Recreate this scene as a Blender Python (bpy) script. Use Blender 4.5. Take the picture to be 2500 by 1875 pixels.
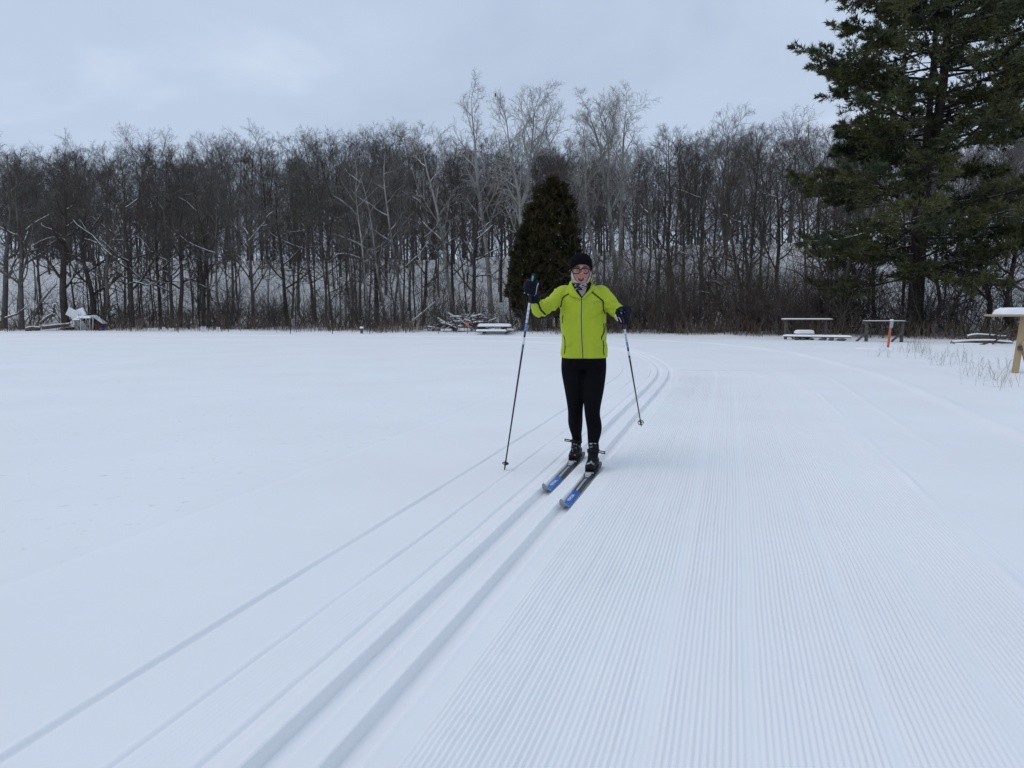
import bpy, math, random
import numpy as np
from mathutils import Vector, Matrix
from mathutils.bvhtree import BVHTree

SC = bpy.context.scene
COL = SC.collection
for o in list(bpy.data.objects):
    bpy.data.objects.remove(o)

# ------------------------------------------------------------------ camera
FPX, CAM_H, HORIZON = 1878.0, 1.3, 750.0          # focal length in photo pixels, eye height, horizon row
PITCH = math.atan((937.5 - HORIZON) / FPX)
cam_data = bpy.data.cameras.new('camera')
cam_data.sensor_fit = 'HORIZONTAL'
cam_data.sensor_width = 36.0
cam_data.lens = 36.0 * FPX / 2500.0
cam_data.clip_start = 0.05
cam_data.clip_end = 3000.0
cam = bpy.data.objects.new('camera', cam_data)
cam.location = (0, 0, CAM_H)
cam.rotation_euler = (math.pi / 2 - PITCH, 0, 0)
COL.objects.link(cam)
SC.camera = cam

# ------------------------------------------------------------------ world, sun, exposure
SUN_EL, SUN_AZ = math.radians(50), math.radians(-108)      # light from the left, a little behind the camera
world = bpy.data.worlds.new('World')
SC.world = world
world.use_nodes = True
nt = world.node_tree
nt.nodes.clear()
out = nt.nodes.new('ShaderNodeOutputWorld')
bg = nt.nodes.new('ShaderNodeBackground')
nt.links.new(bg.outputs[0], out.inputs[0])
sky = nt.nodes.new('ShaderNodeTexSky')
sky.sky_type = 'NISHITA'
sky.sun_disc = False
sky.sun_elevation = SUN_EL
sky.sun_rotation = SUN_AZ
sky.air_density = 1.0
sky.dust_density = 3.0
skys = nt.nodes.new('ShaderNodeVectorMath'); skys.operation = 'SCALE'; skys.inputs['Scale'].default_value = 0.09
nt.links.new(sky.outputs[0], skys.inputs[0])
tc = nt.nodes.new('ShaderNodeTexCoord')
sep = nt.nodes.new('ShaderNodeSeparateXYZ')
nt.links.new(tc.outputs['Generated'], sep.inputs[0])
zz = nt.nodes.new('ShaderNodeMath'); zz.operation = 'ABSOLUTE'
nt.links.new(sep.outputs[2], zz.inputs[0])
za = nt.nodes.new('ShaderNodeMath'); za.operation = 'ADD'; za.inputs[1].default_value = 0.38
nt.links.new(zz.outputs[0], za.inputs[0])
dv = nt.nodes.new('ShaderNodeVectorMath'); dv.operation = 'DIVIDE'
cmb = nt.nodes.new('ShaderNodeCombineXYZ')
for i in range(3):
    nt.links.new(za.outputs[0], cmb.inputs[i])
nt.links.new(tc.outputs['Generated'], dv.inputs[0])
nt.links.new(cmb.outputs[0], dv.inputs[1])
n1 = nt.nodes.new('ShaderNodeTexNoise')
n1.inputs['Scale'].default_value = 1.9; n1.inputs['Detail'].default_value = 5; n1.inputs['Roughness'].default_value = 0.52
n1.inputs['Distortion'].default_value = 0.4
nt.links.new(dv.outputs[0], n1.inputs['Vector'])
ramp = nt.nodes.new('ShaderNodeValToRGB')
ramp.color_ramp.interpolation = 'EASE'
ramp.color_ramp.elements[0].position = 0.30; ramp.color_ramp.elements[0].color = (0.470, 0.570, 0.735, 1)
ramp.color_ramp.elements[1].position = 0.72; ramp.color_ramp.elements[1].color = (0.640, 0.735, 0.890, 1)
e = ramp.color_ramp.elements.new(0.52); e.color = (0.530, 0.638, 0.810, 1)
nt.links.new(n1.outputs[0], ramp.inputs[0])
mixw = nt.nodes.new('ShaderNodeMix'); mixw.data_type = 'RGBA'; mixw.inputs[0].default_value = 0.94
nt.links.new(skys.outputs[0], mixw.inputs[6])
nt.links.new(ramp.outputs[0], mixw.inputs[7])
nt.links.new(mixw.outputs[2], bg.inputs['Color'])
bg.inputs['Strength'].default_value = 1.0

sun_data = bpy.data.lights.new('sun', 'SUN')
sun_data.energy = 0.72
sun_data.angle = math.radians(44)
sun_data.color = (1.0, 0.975, 0.94)
sun = bpy.data.objects.new('sun', sun_data)
sdir = Vector((math.sin(SUN_AZ) * math.cos(SUN_EL), math.cos(SUN_AZ) * math.cos(SUN_EL), math.sin(SUN_EL)))
sun.rotation_euler = (-sdir).to_track_quat('-Z', 'Y').to_euler()
sun.location = (-20, -10, 30)
COL.objects.link(sun)

SC.view_settings.view_transform = 'Standard'
SC.view_settings.look = 'None'
SC.view_settings.exposure = 0.0
SC.view_settings.gamma = 1.0
SC.view_settings.use_curve_mapping = False
SC.render.engine = 'CYCLES'
SC.cycles.max_bounces = 6
SC.cycles.diffuse_bounces = 3
SC.cycles.transparent_max_bounces = 6
try:
    SC.cycles.use_denoising = True
except Exception:
    pass

# ------------------------------------------------------------------ helpers
def ray(px, py):
    dx = (px - 1250) / FPX
    dy = -(py - 937.5) / FPX
    return Vector((dx, math.cos(PITCH) + dy * math.sin(PITCH), -math.sin(PITCH) + dy * math.cos(PITCH)))

def W(px, py, y):
    """the point seen at photo pixel (px, py) on the upright plane y metres ahead"""
    d = ray(px, py)
    return Vector((0, 0, CAM_H)) + d * (y / d.y)

def mesh_np(name, verts, quads=None, tris=None, smooth=True):
    verts = np.asarray(verts, dtype=np.float32).reshape(-1, 3)
    q = np.zeros((0, 4), np.int32) if quads is None else np.asarray(quads, np.int32).reshape(-1, 4)
    t = np.zeros((0, 3), np.int32) if tris is None else np.asarray(tris, np.int32).reshape(-1, 3)
    me = bpy.data.meshes.new(name)
    me.vertices.add(len(verts))
    me.vertices.foreach_set('co', verts.ravel())
    nl = q.size + t.size
    me.loops.add(nl)
    me.loops.foreach_set('vertex_index', np.concatenate([q.ravel(), t.ravel()]))
    npoly = len(q) + len(t)
    me.polygons.add(npoly)
    starts = np.concatenate([np.arange(len(q)) * 4, q.size + np.arange(len(t)) * 3]).astype(np.int32)
    me.polygons.foreach_set('loop_start', starts)
    if smooth:
        me.polygons.foreach_set('use_smooth', np.ones(npoly, dtype=bool))
    me.update(calc_edges=True)
    me.validate()
    return me

def link(name, data, parent=None, mat=None):
    o = bpy.data.objects.new(name, data)
    COL.objects.link(o)
    if parent is not None:
        o.parent = parent
    if mat is not None:
        o.data.materials.clear()
        o.data.materials.append(mat)
    return o

def tag(o, label, cat, group=None):
    o['label'] = label
    o['category'] = cat
    if group:
        o['group'] = group
    return o

def empty(name, loc=(0, 0, 0), rz=0.0):
    o = bpy.data.objects.new(name, None)
    o.empty_display_size = 0.2
    o.location = loc
    o.rotation_euler = (0, 0, rz)
    COL.objects.link(o)
    return o

class MB:
    """collects boxes, tubes and sheets and turns them into one mesh"""
    def __init__(self):
        self.v = []; self.f = []
    def add(self, verts, faces):
        b = len(self.v)
        self.v += [tuple(v) for v in verts]
        self.f += [tuple(i + b for i in f) for f in faces]
        return self
    def box(self, c, s, rot=None, bevel=0.0):
        hx, hy, hz = s[0] / 2, s[1] / 2, s[2] / 2
        R = rot if rot is not None else Matrix.Identity(3)
        c = Vector(c)
        if bevel <= 0:
            vs = [(x, y, z) for z in (-hz, hz) for y in (-hy, hy) for x in (-hx, hx)]
            fs = [(0, 2, 3, 1), (4, 5, 7, 6), (0, 1, 5, 4), (2, 6, 7, 3), (0, 4, 6, 2), (1, 3, 7, 5)]
        else:
            b = min(bevel, hx * .9, hy * .9, hz * .9)
            vs = []
            for z, ins in ((-hz, b), (-hz + b, 0), (hz - b, 0), (hz, b)):
                ax, ay = hx - ins, hy - ins
                bb = b if ins == 0 else b * .5
                vs += [(-ax + bb, -ay, z), (ax - bb, -ay, z), (ax, -ay + bb, z), (ax, ay - bb, z),
                       (ax - bb, ay, z), (-ax + bb, ay, z), (-ax, ay - bb, z), (-ax, -ay + bb, z)]
            fs = [tuple(reversed(range(8))), tuple(range(24, 32))]
            for k in range(3):
                for j in range(8):
                    a = k * 8 + j; a2 = k * 8 + (j + 1) % 8
                    fs.append((a, a2, a2 + 8, a + 8))
        return self.add([c + R @ Vector(v) for v in vs], fs)
    def bar(self, a, b, w, t, up=(0, 0, 1), bevel=0.0):
        a = Vector(a); b = Vector(b)
        d = (b - a); L = d.length; d.normalize()
        u = Vector(up); s = d.cross(u)
        if s.length < 1e-4:
            s = d.cross(Vector((1, 0, 0)))
        s.normalize(); n = s.cross(d)
        R = Matrix((d, s, n)).transposed()
        return self.box((a + b) / 2, (L, w, t), R, bevel)
    def tube(self, pts, radii, n=10, caps=True, flat=1.0, up=None):
        pts = [Vector(p) for p in pts]
        vs = []; fs = []
        ref = None
        for i, p in enumerate(pts):
            t = (pts[min(i + 1, len(pts) - 1)] - pts[max(i - 1, 0)])
            t = t.normalized() if t.length > 1e-9 else Vector((0, 0, 1))
            if ref is None:
                ref = Vector(up) if up is not None else (Vector((0, 0, 1)) if abs(t.z) < .9 else Vector((0, 1, 0)))
            a = ref - t * ref.dot(t)
            a.normalize(); ref = a
            b = t.cross(a)
            r = radii[i] if hasattr(radii, '__len__') else radii
            ra, rb = (r if not hasattr(r, '__len__') else r[0]), (r * flat if not hasattr(r, '__len__') else r[1])
            for j in range(n):
                th = 2 * math.pi * j / n
                vs.append(p + a * (ra * math.cos(th)) + b * (rb * math.sin(th)))
        for i in range(len(pts) - 1):
            for j in range(n):
                j2 = (j + 1) % n
                fs.append((i * n + j, i * n + j2, (i + 1) * n + j2, (i + 1) * n + j))
        if caps:
            fs.append(tuple(reversed(range(n))))
            m = (len(pts) - 1) * n
            fs.append(tuple(range(m, m + n)))
        return self.add(vs, fs)
    def build(self, name, mat, parent=None, smooth=False, angle=None):
        me = bpy.data.meshes.new(name)
        me.from_pydata(self.v, [], self.f)
        me.update()
        if smooth:
            me.polygons.foreach_set('use_smooth', np.ones(len(me.polygons), dtype=bool))
        o = link(name, me, parent, mat)
        return o

# --- value noise
def _hash(ix, iy, seed):
    n = (ix.astype(np.int64) * 374761393 + iy.astype(np.int64) * 668265263 + seed * 974634777) & 0x7fffffff
    n = ((n ^ (n >> 13)) * 1274126177) & 0x7fffffff
    return ((n ^ (n >> 16)) & 0xffff) / 65535.0

def vnoise(x, y, seed=0):
    x = np.asarray(x, float); y = np.asarray(y, float)
    ix = np.floor(x); iy = np.floor(y)
    fx = x - ix; fy = y - iy
    fx = fx * fx * (3 - 2 * fx); fy = fy * fy * (3 - 2 * fy)
    a = _hash(ix, iy, seed); b = _hash(ix + 1, iy, seed); c = _hash(ix, iy + 1, seed); d = _hash(ix + 1, iy + 1, seed)
    return (a * (1 - fx) + b * fx) * (1 - fy) + (c * (1 - fx) + d * fx) * fy - 0.5

def sst(a, b, x):
    t = np.clip((np.asarray(x, float) - a) / (b - a), 0, 1)
    return t * t * (3 - 2 * t)

# --- materials
def new_mat(name):
    m = bpy.data.materials.new(name)
    m.use_nodes = True
    b = m.node_tree.nodes['Principled BSDF']
    return m, m.node_tree, b

def mat(name, col, rough=0.7, spec=0.3, var=0.0, vscale=20.0, bump=0.0, bscale=60.0, metallic=0.0, col2=None, coords='Object', detail=4, stretch=None):
    m, t, b = new_mat(name)
    b.inputs['Base Color'].default_value = (*col, 1)
    b.inputs['Roughness'].default_value = rough
    b.inputs['Specular IOR Level'].default_value = spec
    b.inputs['Metallic'].default_value = metallic
    tcn = t.nodes.new('ShaderNodeTexCoord')
    vec = tcn.outputs[coords]
    if stretch is not None:
        mp = t.nodes.new('ShaderNodeMapping'); mp.inputs['Scale'].default_value = stretch
        t.links.new(vec, mp.inputs[0]); vec = mp.outputs[0]
    if var > 0 or col2 is not None:
        n = t.nodes.new('ShaderNodeTexNoise'); n.inputs['Scale'].default_value = vscale; n.inputs['Detail'].default_value = detail
        t.links.new(vec, n.inputs['Vector'])
        r = t.nodes.new('ShaderNodeValToRGB')
        r.color_ramp.elements[0].position = 0.32; r.color_ramp.elements[1].position = 0.68
        c2 = col2 if col2 is not None else tuple(min(1, c * (1 + var)) for c in col)
        c1 = col if col2 is not None else tuple(c * (1 - var) for c in col)
        r.color_ramp.elements[0].color = (*c1, 1); r.color_ramp.elements[1].color = (*c2, 1)
        t.links.new(n.outputs[0], r.inputs[0]); t.links.new(r.outputs[0], b.inputs['Base Color'])
    if bump > 0:
        n2 = t.nodes.new('ShaderNodeTexNoise'); n2.inputs['Scale'].default_value = bscale; n2.inputs['Detail'].default_value = 4
        t.links.new(vec, n2.inputs['Vector'])
        bp = t.nodes.new('ShaderNodeBump'); bp.inputs['Strength'].default_value = bump; bp.inputs['Distance'].default_value = 0.01
        t.links.new(n2.outputs[0], bp.inputs['Height']); t.links.new(bp.outputs[0], b.inputs['Normal'])
    return m

def snow_mat(name, litter_shade=False, grain=0.12):
    m, t, b = new_mat(name)
    b.inputs['Roughness'].default_value = 0.75
    b.inputs['Specular IOR Level'].default_value = 0.12
    tcn = t.nodes.new('ShaderNodeTexCoord')
    n = t.nodes.new('ShaderNodeTexNoise'); n.inputs['Scale'].default_value = 0.55; n.inputs['Detail'].default_value = 5
    t.links.new(tcn.outputs['Object'], n.inputs['Vector'])
    r = t.nodes.new('ShaderNodeValToRGB')
    r.color_ramp.elements[0].position = 0.3; r.color_ramp.elements[0].color = (0.810, 0.816, 0.826, 1)
    r.color_ramp.elements[1].position = 0.7; r.color_ramp.elements[1].color = (0.850, 0.856, 0.865, 1)
    t.links.new(n.outputs[0], r.inputs[0])
    colout = r.outputs[0]
    if litter_shade:  # leaf litter, deepened so tree shade is painted into the snow colour too
        at = t.nodes.new('ShaderNodeAttribute'); at.attribute_name = 'litter_shade'
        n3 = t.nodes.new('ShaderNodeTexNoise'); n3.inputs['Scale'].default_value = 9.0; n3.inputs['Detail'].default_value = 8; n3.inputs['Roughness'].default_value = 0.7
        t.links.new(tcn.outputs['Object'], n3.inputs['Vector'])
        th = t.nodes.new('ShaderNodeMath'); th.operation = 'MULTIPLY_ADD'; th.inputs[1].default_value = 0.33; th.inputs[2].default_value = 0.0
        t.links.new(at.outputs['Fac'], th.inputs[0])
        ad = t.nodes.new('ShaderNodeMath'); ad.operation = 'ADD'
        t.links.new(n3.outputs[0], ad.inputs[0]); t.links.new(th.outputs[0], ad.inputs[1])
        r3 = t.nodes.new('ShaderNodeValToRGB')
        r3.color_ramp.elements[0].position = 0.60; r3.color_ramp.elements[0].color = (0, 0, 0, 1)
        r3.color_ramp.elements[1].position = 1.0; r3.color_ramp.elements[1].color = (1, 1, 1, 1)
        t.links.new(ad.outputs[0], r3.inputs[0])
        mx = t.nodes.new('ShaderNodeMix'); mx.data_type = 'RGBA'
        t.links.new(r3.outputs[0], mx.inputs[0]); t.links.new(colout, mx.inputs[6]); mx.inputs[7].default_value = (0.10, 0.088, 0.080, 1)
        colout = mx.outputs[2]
    t.links.new(colout, b.inputs['Base Color'])
    n2 = t.nodes.new('ShaderNodeTexNoise'); n2.inputs['Scale'].default_value = 95.0; n2.inputs['Detail'].default_value = 6; n2.inputs['Roughness'].default_value = 0.6
    t.links.new(tcn.outputs['Object'], n2.inputs['Vector'])
    bp = t.nodes.new('ShaderNodeBump'); bp.inputs['Strength'].default_value = grain; bp.inputs['Distance'].default_value = 0.006
    t.links.new(n2.outputs[0], bp.inputs['Height'])
    n4 = t.nodes.new('ShaderNodeTexNoise'); n4.inputs['Scale'].default_value = 5.0; n4.inputs['Detail'].default_value = 3
    t.links.new(tcn.outputs['Object'], n4.inputs['Vector'])
    bp2 = t.nodes.new('ShaderNodeBump'); bp2.inputs['Strength'].default_value = 0.22; bp2.inputs['Distance'].default_value = 0.02
    t.links.new(n4.outputs[0], bp2.inputs['Height']); t.links.new(bp.outputs[0], bp2.inputs['Normal'])
    t.links.new(bp2.outputs[0], b.inputs['Normal'])
    return m

SNOW = snow_mat('snow', litter_shade=True)
SNOW_TRAIL = snow_mat('groomed_snow', grain=0.16)
SNOWCAP = snow_mat('snow_cap')

# ------------------------------------------------------------------ terrain
EX = np.array([-140, -60, -28.2, -13.7, 0, 8.2, 12, 15.2, 18.5, 24, 40, 140.])
EY = np.array([44, 43.5, 42.4, 39.6, 37.8, 34.6, 31.4, 28.6, 26.5, 25.0, 23, 18.])
def edge_y(x):
    return np.interp(x, EX, EY)

def terrain(x, y):
    x = np.asarray(x, float); y = np.asarray(y, float)
    q = y - edge_y(x)
    r = np.sqrt(x * x + y * y)
    fld = sst(8, 30, r)
    z = fld * (0.10 * vnoise(x / 9, y / 9, 3) + 0.03 * vnoise(x / 2.3, y / 2.3, 5)) + 0.012 * vnoise(x / 1.7, y / 1.7, 6)
    # hillside behind the edge of the wood
    H = 5.2 + 0.5 * sst(2, 12, x)
    z = z + H * sst(7, 27, q) - sst(29, 70, q) * 2.5
    z = z + sst(-1.5, 2.0, q) * (0.16 + 0.18 * vnoise(x / 1.3, y / 1.3, 8)) + sst(4, 12, q) * 0.6 * vnoise(x / 6, y / 6, 9)
    # shallow drift rising to the right of the trail
    z = z + 0.10 * sst(6.3, 9.5, x) * sst(-2, 4, y) * (1 - sst(24, 34, y)) * (1 + 0.8 * vnoise(x / 1.2, y / 1.2, 12))
    return z

def tz(x, y):
    return float(terrain(np.array([x]), np.array([y]))[0])

def G(px, py):
    """ground point under a photo pixel (flat field)"""
    d = ray(px, py)
    t = -CAM_H / d.z
    return Vector((0, 0, CAM_H)) + d * t

# trail centre line (the left classic track), arc length sampled
CP = np.array([(-4.1, -10), (-2.97, -6), (-1.28, 0), (-0.70, 2.06), (0.272, 5.45), (1.60, 10.2), (2.68, 14.1), (3.16, 16.6), (3.42, 19.2), (3.44, 21.6),
               (3.05, 24.2), (1.9, 26.7), (-0.2, 28.7), (-3.5, 30.0), (-8, 30.7), (-20, 31.2), (-40, 31.6), (-70, 32), (-110, 32)], float)
def catmull(P, n=40):
    o = []
    for i in range(1, len(P) - 2):
        p0, p1, p2, p3 = P[i - 1], P[i], P[i + 1], P[i + 2]
        for t in np.linspace(0, 1, n, endpoint=False):
            o.append(0.5 * ((2 * p1) + (-p0 + p2) * t + (2 * p0 - 5 * p1 + 4 * p2 - p3) * t * t + (-p0 + 3 * p1 - 3 * p2 + p3) * t ** 3))
    o.append(P[-2])
    return np.array(o)
_c = catmull(CP)
_s = np.concatenate([[0], np.cumsum(np.hypot(*np.diff(_c, axis=0).T))])
TS = np.arange(0, _s[-1], 0.1)
TX = np.interp(TS, _s, _c[:, 0]); TY = np.interp(TS, _s, _c[:, 1])
_ker = np.ones(15) / 15
def _smooth(a):
    b = np.pad(a, 7, mode='edge'); r = np.convolve(b, _ker, 'valid'); r[:8] = a[:8]; r[-8:] = a[-8:]; return r
TX = _smooth(TX); TY = _smooth(TY)
TDX = np.gradient(TX); TDY = np.gradient(TY)
_n = np.hypot(TDX, TDY); TDX /= _n; TDY /= _n

def trail_xy(s, t):
    x = np.interp(s, TS, TX); y = np.interp(s, TS, TY)
    dx = np.interp(s, TS, TDX); dy = np.interp(s, TS, TDY)
    n = np.hypot(dx, dy); dx = dx / n; dy = dy / n
    return x + dy * t, y - dx * t

def dist_to_trail(x, y):
    """signed offset from the left track (positive to the right), for arrays"""
    res = np.full(x.shape, 1e3)
    sx, sy, dx, dy = TX[::4], TY[::4], TDX[::4], TDY[::4]
    for a in range(0, len(x), 4000):
        b = slice(a, a + 4000)
        ddx = x[b][:, None] - sx[None]; ddy = y[b][:, None] - sy[None]
        k = np.argmin(ddx ** 2 + ddy ** 2, axis=1)
        r = np.arange(len(k))
        res[b] = ddx[r, k] * dy[k] - ddy[r, k] * dx[k]
        far = (ddx[r, k] ** 2 + ddy[r, k] ** 2) > 64
        res[b][far] = 1e3
    return res

# the snow sheet
def axis(parts):
    o = [np.arange(a, b, s) for a, b, s in parts]
    return np.concatenate(o)
gx = axis([(-900, -120, 60), (-120, -50, 5), (-50, -16, 0.9), (-16, 22, 0.42), (22, 50, 0.8), (50, 120, 5), (120, 961, 60)])
gy = axis([(-300, -20, 40), (-20, -4, 2), (-4, 24, 0.42), (24, 50, 0.42), (50, 80, 0.8), (80, 160, 5), (160, 1501, 60)])
XX, YY = np.meshgrid(gx, gy)
xf, yf = XX.ravel(), YY.ravel()
zf = terrain(xf, yf)
dt = dist_to_trail(xf, yf)
inside = sst(-1.75, -1.35, dt) * (1 - sst(4.6, 5.0, dt))
zf = zf - 0.2 * inside
nx, ny = len(gx), len(gy)
ii = (np.arange(ny - 1)[:, None] * nx + np.arange(nx - 1)[None]).ravel()
quads = np.stack([ii, ii + 1, ii + nx + 1, ii + nx], 1)
gm = mesh_np('snow_field', np.stack([xf, yf, zf], 1), quads)
at = gm.attributes.new('litter_shade', 'FLOAT', 'POINT')
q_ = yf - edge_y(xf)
floor_tone = sst(-0.8, 1.5, q_) * (1 - 0.28 * sst(4, 10, q_))  # where the litter and painted tree shade tint the snow behind the wood's edge
at.data.foreach_set('value', floor_tone.astype(np.float32))
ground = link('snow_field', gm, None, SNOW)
ground['kind'] = 'structure'

# the groomed trail: two classic tracks and corduroy, as real relief
def trail_profile(S, T, fine=True):
    wob = 0.014 * vnoise(S / 3.1, 0 * S, 21) + 0.005 * vnoise(S / 0.7, 0 * S, 22) + 0.0035 * vnoise(S / 0.25, T / 0.25, 73)
    t = T + wob
    z = np.zeros_like(T)
    # left margin: two scraped lines and a crumbly one
    z += -0.006 * sst(-0.765, -0.735, t)
    for c, w, d in ((-0.742, 0.0095, 0.009), (-0.412, 0.0085, 0.008), (-0.172, 0.0085, 0.009)):
        amp = 0.75 + 0.9 * vnoise(S / 0.6, 0 * S + c * 9, 23)
        z += -d * amp * np.exp(-((t - c) / w) ** 2)
        z += 0.45 * d * amp * np.exp(-((t - c + 0.022) / 0.011) ** 2) + 0.5 * d * np.clip(vnoise(S / 0.05, t / 0.03, 41) * 2.4 - .5, 0, 1) * np.exp(-((t - c + 0.02) / 0.03) ** 2)
    z += 0.012 * sst(-0.15, -0.10, t)
    # tracks
    for c in (0.0, 0.212):
        a = t - c
        z += -0.040 * sst(-0.046, -0.032, a) * (1 - sst(0.020, 0.062, a))
        z += 0.004 * np.exp(-((a + 0.056) / 0.009) ** 2) + 0.002 * np.exp(-((a - 0.072) / 0.010) ** 2)
        z += 0.004 * np.clip(vnoise(S / 0.04, t / 0.02, 43) * 2.2 - .45, 0, 1) * np.exp(-((np.abs(a) - 0.060) / 0.02) ** 2)
    # right side
    cor = sst(0.355, 0.40, t) * (1 - sst(2.42, 2.52, t))
    cor2 = sst(2.52, 2.60, t) * (1 - sst(3.75, 3.95, t))
    seam = 1.0
    for c, w in ((1.02, 0.035), (1.33, 0.03), (1.72, 0.025), (2.10, 0.05)):
        seam = seam * (1 - 0.8 * np.exp(-((t - c) / w) ** 2))
    wear = np.clip(0.9 + 0.55 * vnoise(S / 1.9 + 3, t / 0.35, 25) + 0.35 * vnoise(S / 0.35, t / 0.1, 26), 0.2, 1.25)
    wear = wear * (1 - 0.65 * np.exp(-((t - 2.15 - 0.1 * np.sin(S / 2.0)) / 0.16) ** 2) * sst(0.0, 0.3, vnoise(S / 1.3, 0 * S, 31) + 0.25))
    ridge = 0.5 + 0.5 * np.cos((t - 0.4) * 2 * math.pi / 0.0205)
    ridge = ridge ** 1.3
    kk = np.floor((t - 0.4) / 0.0205 + 0.5)
    ridge = ridge * (0.72 + 0.5 * _hash(kk, 0 * kk, 71)) * (0.95 + 0.35 * vnoise(S / 0.5, kk * 3.7, 72))
    z += cor * seam * wear * 0.0074 * ridge
    z += cor2 * 0.0022 * ridge * np.clip(0.4 + 1.6 * vnoise(S / 2.3, t / 0.5, 27), 0, 1)
    cl = sst(-0.40, -0.37, t) * (1 - sst(-0.21, -0.18, t))
    z += cl * 0.0022 * ridge * np.clip(0.5 + 1.2 * vnoise(S / 2.0, 0 * S, 28), 0, 1)
    # pole-plant and skate scuffs beside the right track
    sc_ = np.exp(-((t - 0.47) / 0.075) ** 2)
    z += sc_ * (0.010 * np.abs(vnoise(S / 0.055, t / 0.22, 29)) + 0.006 * vnoise(S / 0.09, t / 0.05, 30))
    # clods
    cl2 = np.exp(-((t - 2.2) / 0.22) ** 2) + 0.6 * np.exp(-((t - 2.55) / 0.06) ** 2)
    z += cl2 * 0.006 * np.clip(vnoise(S / 0.05, t / 0.05, 33) * 2 - 0.35, 0, 1)
    # groomer edges
    z += 0.014 * np.exp(-((t - 2.53) / 0.03) ** 2) * (0.5 + vnoise(S / 0.8, 0 * S, 34))
    z += 0.016 * np.exp(-((t - 3.05) / 0.05) ** 2) * np.clip(0.4 + 1.4 * vnoise(S / 4.0, 0 * S, 35), 0, 1)
    z += 0.040 * np.exp(-((t - 4.02) / 0.10) ** 2) * (0.7 + 0.8 * vnoise(S / 0.9, 0 * S, 36)) + 0.012 * sst(3.9, 4.1, t)
    return z

ta = np.concatenate([np.arange(-2.3, -0.80, 0.10), np.arange(-0.80, -0.42, 0.006), np.arange(-0.42, -0.10, 0.0042), np.arange(-0.10, 0.36, 0.0062),
                     np.arange(0.36, 2.6, 0.00425), np.arange(2.6, 3.8, 0.0102), np.arange(3.8, 4.3, 0.03), np.arange(4.3, 5.61, 0.13)])
s_cam = TS[np.argmin(np.abs(TY - 1.0))]
def s_at_y(y):
    k = np.where((TY >= y))[0][0]
    return TS[k]
s0, s1 = s_at_y(0.6), s_at_y(15.5)
rows = [s0]
while rows[-1] < s1:
    rows.append(rows[-1] + max(0.022, 0.0130 * (rows[-1] - s_at_y(0.0))))
rows = np.array(rows)
rows_f = [rows[-1]]
while rows_f[-1] < TS[-1] - 12:
    rows_f.append(rows_f[-1] + (0.22 if rows_f[-1] < s1 + 26 else 0.8))
rows_f = np.array(rows_f)
tf_ = np.concatenate([np.arange(-2.3, -0.80, 0.16), np.arange(-0.80, -0.10, 0.02), np.arange(-0.10, 0.36, 0.012), np.arange(0.36, 4.3, 0.041), np.arange(4.3, 5.61, 0.13)])
def strip(rows, ta):
    S, T = np.meshgrid(rows, ta, indexing='ij')
    x, y = trail_xy(S.ravel(), T.ravel())
    z = terrain(x, y) + trail_profile(S, T).ravel()
    Tr = T.ravel()
    lift = 0.004 + 0.011 * sst(-1.35, -0.85, Tr) - 0.011 * sst(4.1, 4.5, Tr) - 0.05 * (1 - sst(-2.3, -1.95, Tr)) - 0.06 * sst(5.2, 5.6, Tr)
    z = z + lift
    n, m = len(rows), len(ta)
    i0 = (np.arange(n - 1)[:, None] * m + np.arange(m - 1)[None]).ravel()
    q = np.stack([i0, i0 + 1, i0 + m + 1, i0 + m], 1)
    return np.stack([x, y, z], 1), q[:, ::-1]
va, qa = strip(rows, ta)
vb, qb = strip(rows_f, tf_)
tm = mesh_np('ski_trail', np.concatenate([va, vb]), np.concatenate([qa, qb + len(va)]))
trail = link('ski_trail', tm, None, SNOW_TRAIL)
trail['kind'] = 'structure'
TRAIL_LIFT = 0.015

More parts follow.
